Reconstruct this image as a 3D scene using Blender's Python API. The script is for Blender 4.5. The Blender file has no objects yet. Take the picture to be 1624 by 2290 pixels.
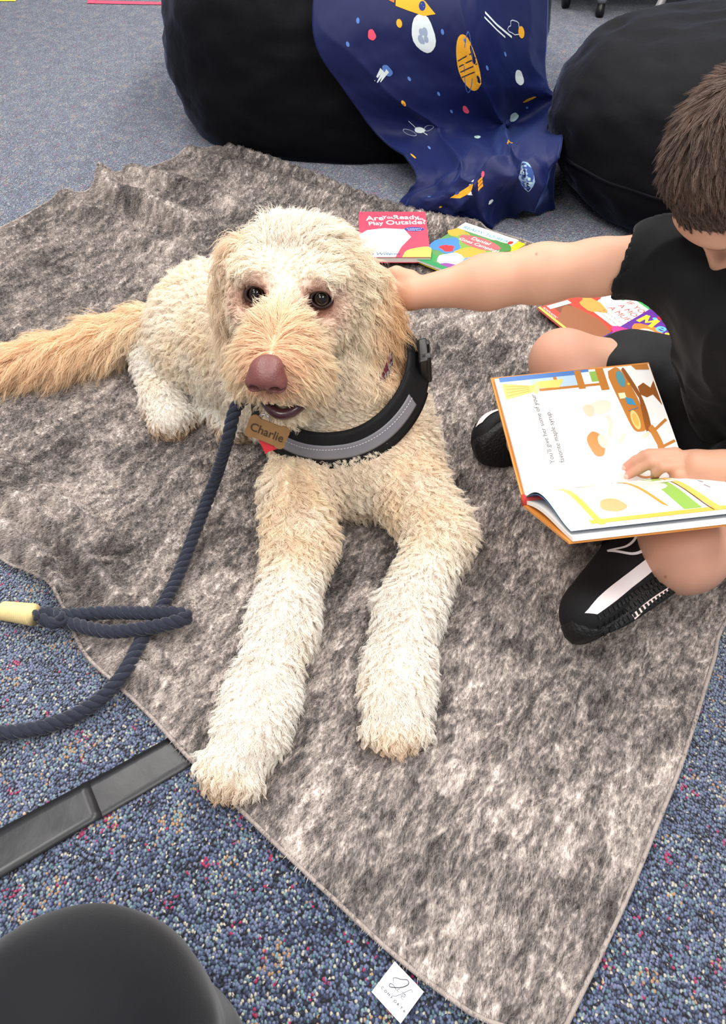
import bpy, bmesh, math, random
import numpy as np
from mathutils import Vector, Matrix, kdtree
from mathutils.geometry import tessellate_polygon
from mathutils.bvhtree import BVHTree

R_ = math.radians
SC = bpy.context.scene
COL = SC.collection
rng = np.random.default_rng(7)

# ------------------------------------------------------------------ camera, world, lights, exposure
CAM_H = 0.93; PITCH = R_(45); FPX = 1797.0; CX, CY = 812.0, 1145.0
cam_d = bpy.data.cameras.new('camera'); cam = bpy.data.objects.new('camera', cam_d); COL.objects.link(cam)
cam_d.sensor_fit = 'VERTICAL'; cam_d.sensor_height = 24.0; cam_d.lens = FPX / 2290 * 24.0
cam_d.clip_start = 0.02
cam.location = (0, 0, CAM_H); cam.rotation_euler = (math.pi / 2 - PITCH, 0, 0)
SC.camera = cam
w = bpy.data.worlds.new('room_light'); SC.world = w; w.use_nodes = True
w.node_tree.nodes['Background'].inputs[0].default_value = (0.93, 0.95, 1.0, 1)
w.node_tree.nodes['Background'].inputs[1].default_value = 0.42
def area(name, loc, size, energy, col=(1, 0.97, 0.93), rot=(0, 0, 0)):
    l = bpy.data.lights.new(name, 'AREA'); l.shape = 'RECTANGLE'; l.size, l.size_y = size; l.energy = energy; l.color = col
    o = bpy.data.objects.new(name, l); COL.objects.link(o); o.location = loc; o.rotation_euler = rot; return o
# fluorescent ceiling troffers, 2.7 m up
for lx, ly, e in ((-1.0, 0.5, 30), (0.9, 0.5, 30), (-1.0, 2.3, 30), (0.9, 2.3, 30), (-1.2, 4.2, 34), (0.9, 4.2, 30), (-1.0, -1.3, 30), (0.9, -1.3, 30)):
    area('ceiling_light', (lx, ly, 2.7), (0.6, 1.2), e)
SC.view_settings.view_transform = 'Standard'; SC.view_settings.look = 'None'
SC.view_settings.gamma = 1.0; SC.view_settings.use_curve_mapping = False
SC.view_settings.exposure = 0.33
SC.cycles.max_bounces = 6; SC.cycles.diffuse_bounces = 4; SC.cycles.glossy_bounces = 2; SC.cycles.transmission_bounces = 4

# ------------------------------------------------------------------ pixel -> place
_f = np.array([0, math.cos(PITCH), -math.sin(PITCH)]); _u = np.array([0, math.sin(PITCH), math.cos(PITCH)]); _r = np.array([1., 0, 0])
CAMP = np.array([0, 0, CAM_H])
def ray(px, py): return _f + (px - CX) / FPX * _r - (py - CY) / FPX * _u
def W(px, py, depth): return CAMP + ray(px, py) * depth
def Z(px, py, z=0.0):
    d = ray(px, py); return CAMP + d * ((z - CAM_H) / d[2])
def Y(px, py, y):
    d = ray(px, py); return CAMP + d * (y / d[1])
def nrm(v):
    v = np.asarray(v, float); n = np.linalg.norm(v, axis=-1, keepdims=True); return v / np.maximum(n, 1e-9)
def lin(c):
    c = np.asarray(c, float) / 255.0
    return np.where(c <= 0.04045, c / 12.92, ((c + 0.055) / 1.055) ** 2.4)

# ------------------------------------------------------------------ noise
def _hash(i, j, k, seed):
    h = (i.astype(np.int64) * 374761393 + j.astype(np.int64) * 668265263 + k.astype(np.int64) * 2147483647 + seed * 974711) & 0xffffffff
    h = ((h ^ (h >> 13)) * 1274126177) & 0xffffffff
    h = ((h ^ (h >> 16)) * 2246822519) & 0xffffffff
    return ((h ^ (h >> 15)) & 0xffffff) / float(0xffffff)
def vnoise(p, freq=1.0, seed=0):
    q = np.asarray(p, float) * freq; i = np.floor(q); t = q - i; t = t * t * (3 - 2 * t); i = i.astype(np.int64)
    out = 0
    for a in (0, 1):
        for b in (0, 1):
            for c in (0, 1):
                wgt = (t[..., 0] if a else 1 - t[..., 0]) * (t[..., 1] if b else 1 - t[..., 1]) * (t[..., 2] if c else 1 - t[..., 2])
                out = out + wgt * _hash(i[..., 0] + a, i[..., 1] + b, i[..., 2] + c, seed)
    return out * 2 - 1
def fbm(p, freq, seed=0, oct=3):
    s = 0; a = 1.0; t = 0
    for o in range(oct):
        s = s + a * vnoise(p, freq * 2 ** o, seed + o * 17); t += a; a *= 0.5
    return s / t

# ------------------------------------------------------------------ objects
def link(o, parent=None, label=None, cat=None, group=None, kind=None):
    COL.objects.link(o)
    if parent is not None:
        o.parent = parent
        o.matrix_parent_inverse = Matrix.Translation(-Vector(parent.location))
    if label: o['label'] = label
    if cat: o['category'] = cat
    if group: o['group'] = group
    if kind: o['kind'] = kind
    return o
def thing(name, label, cat, loc=(0, 0, 0), group=None):
    o = bpy.data.objects.new(name, None); o.empty_display_size = 0.05; o.location = tuple(loc)
    return link(o, None, label, cat, group)
def mesh_obj(name, v, f, m, parent=None, smooth=True, col=None, mats=None, fmat=None, **kw):
    me = bpy.data.meshes.new(name)
    v = np.asarray(v, np.float32)
    if isinstance(f, np.ndarray):
        n, k = f.shape
        me.vertices.add(len(v)); me.vertices.foreach_set('co', v.ravel())
        me.loops.add(n * k); me.loops.foreach_set('vertex_index', f.ravel().astype(np.int32))
        me.polygons.add(n); me.polygons.foreach_set('loop_start', np.arange(0, n * k, k, dtype=np.int32))
        me.update(calc_edges=True); me.validate()
    else:
        me.from_pydata([tuple(map(float, p)) for p in v], [], [tuple(map(int, q)) for q in f]); me.update()
    me.polygons.foreach_set('use_smooth', np.full(len(me.polygons), bool(smooth)))
    for mm in (mats or [m]): me.materials.append(mm)
    if fmat is not None: me.polygons.foreach_set('material_index', np.asarray(fmat, np.int32))
    if col is not None:
        at = me.attributes.new('col', 'FLOAT_COLOR', 'POINT')
        c4 = np.ones((len(v), 4), np.float32); c4[:, :3] = col; at.data.foreach_set('color', c4.ravel())
    return link(bpy.data.objects.new(name, me), parent, **kw)
class MB:
    """collects boxes / tubes / lofts into one mesh"""
    def __init__(s): s.v = []; s.f = []
    def add(s, v, f):
        b = len(s.v); s.v += [tuple(map(float, p)) for p in v]; s.f += [tuple(int(i) + b for i in q) for q in f]; return s
    def box(s, c, X, Yv, Zv):
        c, X, Yv, Zv = map(np.asarray, (c, X, Yv, Zv))
        v = [c + a * X + b * Yv + d * Zv for d in (-1, 1) for a, b in ((-1, -1), (1, -1), (1, 1), (-1, 1))]
        return s.add(v, [(0, 3, 2, 1), (4, 5, 6, 7), (0, 1, 5, 4), (1, 2, 6, 5), (2, 3, 7, 6), (3, 0, 4, 7)])
    def tube(s, pts, rad, n=10, caps=True):
        pts = np.asarray(pts, float); k = len(pts); rad = np.broadcast_to(np.asarray(rad, float), (k,))
        T = nrm(np.gradient(pts, axis=0)); ref = np.array([0, 0, 1.]) if abs(T[0][2]) < 0.9 else np.array([1., 0, 0])
        a = nrm(np.cross(T[0], ref)); vs = []
        for i in range(k):
            a = nrm(a - T[i] * np.dot(a, T[i])); b = np.cross(T[i], a)
            for j in range(n):
                t = 2 * math.pi * j / n; vs.append(pts[i] + rad[i] * (math.cos(t) * a + math.sin(t) * b))
        fs = [(i * n + j, i * n + (j + 1) % n, (i + 1) * n + (j + 1) % n, (i + 1) * n + j) for i in range(k - 1) for j in range(n)]
        if caps: fs += [tuple(range(n - 1, -1, -1)), tuple((k - 1) * n + j for j in range(n))]
        return s.add(vs, fs)
    def obj(s, name, m, parent=None, smooth=False, bevel=0, **kw):
        o = mesh_obj(name, np.array(s.v), s.f, m, parent, smooth, **kw)
        if bevel:
            b = o.modifiers.new('bevel', 'BEVEL'); b.width = bevel; b.segments = 2; b.limit_method = 'ANGLE'
        return o
def spline(pts, n):
    pts = np.asarray(pts, float); k = len(pts)
    P = np.vstack([2 * pts[0] - pts[1], pts, 2 * pts[-1] - pts[-2]]); t = np.linspace(0, k - 1 - 1e-6, n); i = t.astype(int); s = (t - i)[:, None]
    a, b, c, d = P[i], P[i + 1], P[i + 2], P[i + 3]
    return 0.5 * (2 * b + (c - a) * s + (2 * a - 5 * b + 4 * c - d) * s ** 2 + (3 * b - a - 3 * c + d) * s ** 3)

# ------------------------------------------------------------------ implicit-surface modelling
def smin(a, b, k):
    if k <= 0: return np.minimum(a, b)
    h = np.maximum(k - np.abs(a - b), 0) / k
    return np.minimum(a, b) - h * h * k * 0.25
class Field:
    def __init__(s, lo, hi, h):
        s.lo = np.asarray(lo, float); s.h = h; s.n = np.ceil((np.asarray(hi) - s.lo) / h).astype(int) + 1
        s.V = np.full(tuple(s.n), 1.0, np.float32)
    def _win(s, lo, hi):
        a = np.clip(np.floor((np.asarray(lo) - s.lo) / s.h).astype(int), 0, s.n - 1); b = np.clip(np.ceil((np.asarray(hi) - s.lo) / s.h).astype(int) + 1, 1, s.n)
        sl = tuple(slice(a[i], b[i]) for i in range(3))
        ax = [(s.lo[i] + s.h * np.arange(a[i], b[i])).astype(np.float32) for i in range(3)]
        return sl, np.meshgrid(*ax, indexing='ij', sparse=True)
    def put(s, fn, lo, hi, k=0.01, sub=False):
        m = k + 4 * s.h
        sl, (x, y, z) = s._win(np.asarray(lo) - m, np.asarray(hi) + m)
        if 0 in s.V[sl].shape: return s
        d = fn(x, y, z)
        s.V[sl] = -smin(-s.V[sl], d, k) if sub else smin(s.V[sl], d, k)
        return s
    def cone(s, a, b, ra, rb, k=0.01, sub=False):
        a = np.asarray(a, float); b = np.asarray(b, float); ab = b - a; L = max(float(ab @ ab), 1e-9)
        def fn(x, y, z):
            t = np.clip(((x - a[0]) * ab[0] + (y - a[1]) * ab[1] + (z - a[2]) * ab[2]) / L, 0, 1)
            return np.sqrt((x - a[0] - t * ab[0]) ** 2 + (y - a[1] - t * ab[1]) ** 2 + (z - a[2] - t * ab[2]) ** 2) - (ra + (rb - ra) * t)
        r = max(ra, rb); return s.put(fn, np.minimum(a, b) - r, np.maximum(a, b) + r, k, sub)
    def chain(s, pts, rad, k=0.01):
        for i in range(len(pts) - 1): s.cone(pts[i], pts[i + 1], rad[i], rad[i + 1], k)
        return s
    def ell(s, c, r, k=0.01, M=None, sub=False):
        c = np.asarray(c, float); r = np.asarray(r, float); M = np.eye(3) if M is None else np.asarray(M)   # columns: axes
        def fn(x, y, z):
            d = [(x - c[0]) * M[0, i] + (y - c[1]) * M[1, i] + (z - c[2]) * M[2, i] for i in range(3)]
            k0 = np.sqrt(sum((d[i] / r[i]) ** 2 for i in range(3))); k1 = np.sqrt(sum((d[i] / r[i] ** 2) ** 2 for i in range(3)))
            return k0 * (k0 - 1) / np.maximum(k1, 1e-6)
        R = max(r); return s.put(fn, c - R, c + R, k, sub)
    def half(s, p, n, k=0.0):
        p = np.asarray(p, float); n = nrm(n)     # cut away the side n points to
        sl, (x, y, z) = s._win(s.lo, s.lo + s.h * s.n)
        d = (x - p[0]) * n[0] + (y - p[1]) * n[1] + (z - p[2]) * n[2]
        s.V = -smin(-s.V, -d, k); return s
    def mesh(s, smooth=1):
        V = s.V; S = V < 0
        c = np.zeros(tuple(np.array(V.shape) - 1), np.uint8)
        for i in (0, 1):
            for j in (0, 1):
                for k in (0, 1): c += S[i:V.shape[0] - 1 + i, j:V.shape[1] - 1 + j, k:V.shape[2] - 1 + k]
        act = np.argwhere((c > 0) & (c < 8)); idx = np.full(c.shape, -1, np.int32); idx[tuple(act.T)] = np.arange(len(act))
        corner = np.array([(i, j, k) for i in (0, 1) for j in (0, 1) for k in (0, 1)])
        vals = np.stack([V[tuple((act + o).T)] for o in corner], 1)
        acc = np.zeros((len(act), 3)); cnt = np.zeros(len(act))
        for a in range(8):
            for b in range(a + 1, 8):
                if np.abs(corner[a] - corner[b]).sum() != 1: continue
                x = (vals[:, a] < 0) != (vals[:, b] < 0); va = vals[x, a]; t = va / (va - vals[x, b])
                acc[x] += corner[a] + t[:, None] * (corner[b] - corner[a]); cnt[x] += 1
        P = s.lo + s.h * (act + acc / cnt[:, None]); F = []
        for ax in range(3):
            o1, o2 = (ax + 1) % 3, (ax + 2) % 3
            sa = [slice(None)] * 3; sb = [slice(None)] * 3; sa[ax] = slice(0, -1); sb[ax] = slice(1, None)
            A = S[tuple(sa)]; B = S[tuple(sb)]; e = np.argwhere(A != B)
            e = e[(e[:, o1] > 0) & (e[:, o2] > 0) & (e[:, o1] < V.shape[o1] - 1) & (e[:, o2] < V.shape[o2] - 1)]
            d1 = np.zeros(3, int); d1[o1] = 1; d2 = np.zeros(3, int); d2[o2] = 1
            q = np.stack([idx[tuple((e - d1 - d2).T)], idx[tuple((e - d2).T)], idx[tuple(e.T)], idx[tuple((e - d1).T)]], 1)
            fl = ~A[tuple(e.T)]; q[fl] = q[fl][:, ::-1]; F.append(q)
        F = np.concatenate(F)
        for _ in range(smooth): P = relax(P, F)
        return P, F
def relax(P, F, w=0.5):
    acc = np.zeros_like(P); cnt = np.zeros(len(P))
    for i in range(4):
        a = F[:, i]; b = F[:, (i + 1) % 4]
        for k in range(3):
            acc[:, k] += np.bincount(a, P[b, k], len(P)) + np.bincount(b, P[a, k], len(P))
        cnt += np.bincount(a, minlength=len(P)) + np.bincount(b, minlength=len(P))
    return P * (1 - w) + w * acc / np.maximum(cnt, 1)[:, None]
def vnormals(P, F):
    n = np.cross(P[F[:, 2]] - P[F[:, 0]], P[F[:, 3 % F.shape[1]]] - P[F[:, 1]]); N = np.zeros_like(P)
    for i in range(F.shape[1]):
        for k in range(3): N[:, k] += np.bincount(F[:, i], n[:, k], len(P))
    return nrm(N)

# ------------------------------------------------------------------ materials
MATS = {}
def bsdf(name):
    m = bpy.data.materials.new(name); m.use_nodes = True; nt = m.node_tree
    return m, nt, nt.nodes['Principled BSDF']
def mat(name, rgb, rough=0.6, spec=0.4, sheen=0.0, metal=0.0, bump=None, var=0.0, vscale=20, coat=0.0, sss=0.0, sheen_rough=0.4, sheen_tint=None, stretch=None):
    if name in MATS: return MATS[name]
    m, nt, b = bsdf(name); N = nt.nodes; L = nt.links; c = (*lin(rgb), 1)
    b.inputs['Base Color'].default_value = c; b.inputs['Roughness'].default_value = rough; b.inputs['Specular IOR Level'].default_value = spec
    b.inputs['Metallic'].default_value = metal; b.inputs['Sheen Weight'].default_value = sheen; b.inputs['Sheen Roughness'].default_value = sheen_rough
    if sheen_tint: b.inputs['Sheen Tint'].default_value = (*lin(sheen_tint), 1)
    b.inputs['Coat Weight'].default_value = coat
    if sss:
        b.inputs['Subsurface Weight'].default_value = sss; b.inputs['Subsurface Radius'].default_value = (0.012, 0.005, 0.003); b.inputs['Subsurface Scale'].default_value = 0.6
    tc = N.new('ShaderNodeTexCoord')
    if var:
        n = N.new('ShaderNodeTexNoise'); n.inputs['Scale'].default_value = vscale; n.inputs['Detail'].default_value = 5; L.new(tc.outputs['Object'], n.inputs['Vector'])
        mx = N.new('ShaderNodeMix'); mx.data_type = 'RGBA'; L.new(n.outputs['Fac'], mx.inputs[0])
        lo = np.clip(lin(rgb) * (1 - var), 0, 1); hi = np.clip(lin(rgb) * (1 + var), 0, 1)
        mx.inputs[6].default_value = (*lo, 1); mx.inputs[7].default_value = (*hi, 1); L.new(mx.outputs[2], b.inputs['Base Color'])
    if bump:
        n = N.new('ShaderNodeTexNoise'); n.inputs['Scale'].default_value = bump[0]; n.inputs['Detail'].default_value = 4
        if stretch:
            mp = N.new('ShaderNodeMapping'); mp.inputs['Scale'].default_value = stretch; L.new(tc.outputs['Object'], mp.inputs['Vector']); L.new(mp.outputs[0], n.inputs['Vector'])
        else: L.new(tc.outputs['Object'], n.inputs['Vector'])
        bp = N.new('ShaderNodeBump'); bp.inputs['Strength'].default_value = bump[1]; bp.inputs['Distance'].default_value = bump[2]
        L.new(n.outputs['Fac'], bp.inputs['Height']); L.new(bp.outputs[0], b.inputs['Normal'])
    MATS[name] = m; return m
def attr_mat(name, rough=0.6, spec=0.3, translucent=0.0, gain=1.0, sss=0.0, bump=None):
    m, nt, b = bsdf(name); N = nt.nodes; L = nt.links
    a = N.new('ShaderNodeAttribute'); a.attribute_name = 'col'; L.new(a.outputs['Color'], b.inputs['Base Color'])
    b.inputs['Roughness'].default_value = rough; b.inputs['Specular IOR Level'].default_value = spec
    if sss:
        b.inputs['Subsurface Weight'].default_value = sss; b.inputs['Subsurface Radius'].default_value = (0.010, 0.004, 0.0025); b.inputs['Subsurface Scale'].default_value = 0.5
    if bump:
        tc = N.new('ShaderNodeTexCoord'); n = N.new('ShaderNodeTexNoise'); n.inputs['Scale'].default_value = bump[0]; L.new(tc.outputs['Object'], n.inputs['Vector'])
        bp = N.new('ShaderNodeBump'); bp.inputs['Strength'].default_value = bump[1]; bp.inputs['Distance'].default_value = bump[2]; L.new(n.outputs['Fac'], bp.inputs['Height']); L.new(bp.outputs[0], b.inputs['Normal'])
    if translucent:
        t = N.new('ShaderNodeBsdfTranslucent'); L.new(a.outputs['Color'], t.inputs['Color']); mx = N.new('ShaderNodeMixShader'); mx.inputs[0].default_value = translucent
        out = N['Material Output']; L.new(b.outputs[0], mx.inputs[1]); L.new(t.outputs[0], mx.inputs[2]); L.new(mx.outputs[0], out.inputs['Surface'])
    return m
M_PRINT = attr_mat('printed_ink', 0.35, 0.4)
M_PRINT_CLOTH = attr_mat('printed_dye', 0.7, 0.2)
M_FUR = attr_mat('dog_fur', 0.55, 0.25, translucent=0.3)
M_DOGSKIN = attr_mat('dog_coat', 0.9, 0.05)
M_SKIN = attr_mat('skin', 0.5, 0.35, sss=0.35, bump=(400, 0.08, 0.001))
M_HAIR = attr_mat('hair', 0.42, 0.5, translucent=0.1)

# ------------------------------------------------------------------ flat print laid on surfaces
_TX = {}
def text_geo(body, size=1.0, bold=0.0, shear=0.0):
    key = (body, bold, shear)
    if key not in _TX:
        cu = bpy.data.curves.new('t', 'FONT'); cu.body = body; cu.size = 1.0; cu.resolution_u = 3; cu.offset = bold; cu.shear = shear
        o = bpy.data.objects.new('t', cu); COL.objects.link(o)
        dg = bpy.context.evaluated_depsgraph_get(); me = bpy.data.meshes.new_from_object(o.evaluated_get(dg))
        v = np.array([q.co[:2] for q in me.vertices]).reshape(-1, 2); me.calc_loop_triangles(); t = [tuple(q.vertices) for q in me.loop_triangles]
        bpy.data.objects.remove(o); bpy.data.meshes.remove(me); _TX[key] = (v, t)
    v, t = _TX[key]; return v * size, t
class Decal:
    def __init__(s): s.T = []; s.k = 0   # (3x2 tri, colour, layer)
    def poly(s, pts, c, lay=0):
        pts = np.asarray(pts, float); s.k += 1; lay = lay + (s.k % 40) * .02
        for t in tessellate_polygon([[Vector((x, y, 0)) for x, y in pts]]): s.T.append((pts[list(t)], c, lay))
        return s
    def rect(s, x0, y0, x1, y1, c, lay=0): return s.poly([(x0, y0), (x1, y0), (x1, y1), (x0, y1)], c, lay)
    def ell(s, x, y, rx, ry, c, lay=0, rot=0, n=20, wob=0.0, seed=0, ring=None):
        a = np.linspace(0, 2 * math.pi, n, endpoint=False); k = 1 + wob * np.sin(a * 3 + seed) + wob * 0.7 * np.sin(a * 5 + 2.1 * seed)
        p = np.stack([rx * k * np.cos(a), ry * k * np.sin(a)], 1); q = R_(rot); Mx = np.array([[math.cos(q), -math.sin(q)], [math.sin(q), math.cos(q)]])
        P = p @ Mx.T + (x, y)
        if ring: return s.stroke(np.vstack([P, P[:1]]), ring, c, lay)
        return s.poly(P, c, lay)
    def stroke(s, pts, wd, c, lay=0):
        s.k += 1; lay = lay + (s.k % 40) * .02; pts = np.asarray(pts, float); T = nrm(np.gradient(pts, axis=0)); n = np.stack([-T[:, 1], T[:, 0]], 1); wd = np.broadcast_to(wd, (len(pts),))[:, None] / 2
        a = pts + n * wd; b = pts - n * wd
        for i in range(len(pts) - 1):
            s.T.append((np.array([a[i], b[i], b[i + 1]]), c, lay)); s.T.append((np.array([a[i], b[i + 1], a[i + 1]]), c, lay))
        return s
    def text(s, body, x, y, size, c, lay=1, rot=0, sx=1.0, bold=0.0, shear=0.0, center=False):
        v, t = text_geo(body, size, bold, shear); v = v * (sx, 1)
        if center: v = v - (v.max(0) + v.min(0)) / 2
        q = R_(rot); v = v @ np.array([[math.cos(q), math.sin(q)], [-math.sin(q), math.cos(q)]]) + (x, y)
        for k in t: s.T.append((v[list(k)], c, lay))
        return s
    def build(s, name, fn, parent, maxedge=None, off=0.0003, step=0.00012, m=None, **kw):
        T = np.array([t for t, _, _ in s.T]); C = np.array([lin(c) for _, c, _ in s.T]); Ly = np.array([l for _, _, l in s.T], float)
        if maxedge:
            for _ in range(7):
                e = np.max([np.linalg.norm(T[:, i] - T[:, (i + 1) % 3], axis=1) for i in range(3)], axis=0); big = e > maxedge
                if not big.any(): break
                B = T[big]; ab, bc, ca = (B[:, 0] + B[:, 1]) / 2, (B[:, 1] + B[:, 2]) / 2, (B[:, 2] + B[:, 0]) / 2
                T = np.concatenate([T[~big], np.stack([B[:, 0], ab, ca], 1), np.stack([ab, B[:, 1], bc], 1), np.stack([ca, bc, B[:, 2]], 1), np.stack([ab, bc, ca], 1)])
                C = np.concatenate([C[~big]] + [C[big]] * 4); Ly = np.concatenate([Ly[~big]] + [Ly[big]] * 4)
        uv = T.reshape(-1, 2); P, Nn = fn(uv); P = P + Nn * (off + step * np.repeat(Ly, 3))[:, None]
        f = np.arange(len(P)).reshape(-1, 3)
        n = np.cross(P[f[:, 1]] - P[f[:, 0]], P[f[:, 2]] - P[f[:, 0]]); fl = (n * Nn[f[:, 0]]).sum(1) < 0; f[fl] = f[fl][:, ::-1]
        return mesh_obj(name, P, f, m or M_PRINT, parent, False, col=np.repeat(C, 3, axis=0), **kw)
def flat_map(o, X, Yv):
    o, X, Yv = map(lambda a: np.asarray(a, float), (o, X, Yv)); n = nrm(np.cross(X, Yv))
    return lambda uv: (o + uv[:, :1] * X + uv[:, 1:] * Yv, np.broadcast_to(n, (len(uv), 3)))

# ------------------------------------------------------------------ fur
def surf_samples(P, F, n, wfn=None, seed=1):
    g = np.random.default_rng(seed); T = np.concatenate([F[:, [0, 1, 2]], F[:, [0, 2, 3]]]); N = vnormals(P, F)
    ar = np.linalg.norm(np.cross(P[T[:, 1]] - P[T[:, 0]], P[T[:, 2]] - P[T[:, 0]]), axis=1)
    if wfn is not None: ar = ar * wfn(P[T].mean(1), nrm(N[T].mean(1)))
    i = np.searchsorted(np.cumsum(ar) / ar.sum(), g.random(n)); i = np.minimum(i, len(T) - 1)
    a = np.sqrt(g.random(n))[:, None]; b = g.random(n)[:, None]; t = T[i]
    r = P[t[:, 0]] * (1 - a) + P[t[:, 1]] * a * (1 - b) + P[t[:, 2]] * a * b
    nn = nrm(N[t[:, 0]] * (1 - a) + N[t[:, 1]] * a * (1 - b) + N[t[:, 2]] * a * b)
    return r, nn
def strands(name, pts, rad, col, m, parent, **kw):
    """pts n x k x 3, rad n x k, col n x 3"""
    n, k, _ = pts.shape
    cd = bpy.data.hair_curves.new(name); cd.add_curves([k] * n)
    cd.attributes['position'].data.foreach_set('vector', pts.astype(np.float32).ravel())
    ra = cd.attributes.get('radius') or cd.attributes.new('radius', 'FLOAT', 'POINT'); ra.data.foreach_set('value', rad.astype(np.float32).ravel())
    at = cd.attributes.new('col', 'FLOAT_COLOR', 'CURVE'); c4 = np.ones((n, 4), np.float32); c4[:, :3] = col; at.data.foreach_set('color', c4.ravel())
    cd.materials.append(m)
    return link(bpy.data.objects.new(name, cd), parent, **kw)
def groom(root, nor, flow, length, lift, grav, curl, wave, clump, guide_n, k=8, seed=3, frizz=0.15):
    """lays strands: leave along the normal, bend into the flow, sag, gather into wavy locks"""
    g = np.random.default_rng(seed); n = len(root); length = np.broadcast_to(length, (n,)).copy(); lift = np.broadcast_to(lift, (n,)); grav = np.broadcast_to(grav, (n,)); curl = np.broadcast_to(curl, (n,)); clump = np.broadcast_to(clump, (n,))
    ft = flow - nor * (flow * nor).sum(1, keepdims=True); ft = nrm(ft + 1e-6)
    gi = g.choice(n, guide_n, replace=False); kd = kdtree.KDTree(guide_n)
    for j, i in enumerate(gi): kd.insert(root[i], j)
    kd.balance(); own = np.fromiter((kd.find(p)[1] for p in root), int, n); G = gi[own]
    jit = g.normal(size=(n, 3)) * frizz; jg = g.normal(size=(n, 3)) * 0.35
    def path(r, nn, f, L, lf, gr, j):
        p = r.copy(); out = [p]; d = nrm(nn * lf[:, None] + f * (1 - lf)[:, None] * 0.9 + j * 0.5)
        for s in range(k - 1):
            p = p + d * (L / (k - 1))[:, None]; out.append(p)
            d = nrm(d + f * 0.22 + np.array([0, 0, -1.]) * (gr * 0.25)[:, None] + j * 0.10)
        return np.stack(out, 1)
    length *= 0.75 + 0.5 * g.random(n)
    own_p = path(root, nor, ft, length, lift, grav, jit + jg[G] * 0.8)
    s = np.linspace(0, 1, k)[None, :, None]
    gp = own_p[G]; Lr = (length / length[G])
    gp = gp[:, :1] + (gp - gp[:, :1]) * np.minimum(Lr, 1.15)[:, None, None]
    ph = (g.random(n) * 6.28)[G]; fr = (wave * (0.75 + 0.5 * g.random(n)))[G]
    ax = nrm(np.cross(ft[G], nor[G])); bx = nor[G]
    aa = curl[:, None, None] * s ** 0.8
    th = ph[:, None, None] + fr[:, None, None] * s * 6.283
    wob = aa * (np.cos(th) * ax[:, None] + 0.6 * np.sin(th) * bx[:, None]) - curl[:, None, None] * 0.0
    c = (clump[:, None, None] * s ** 1.1)
    return own_p * (1 - c) + gp * c + wob + 0.0

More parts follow.
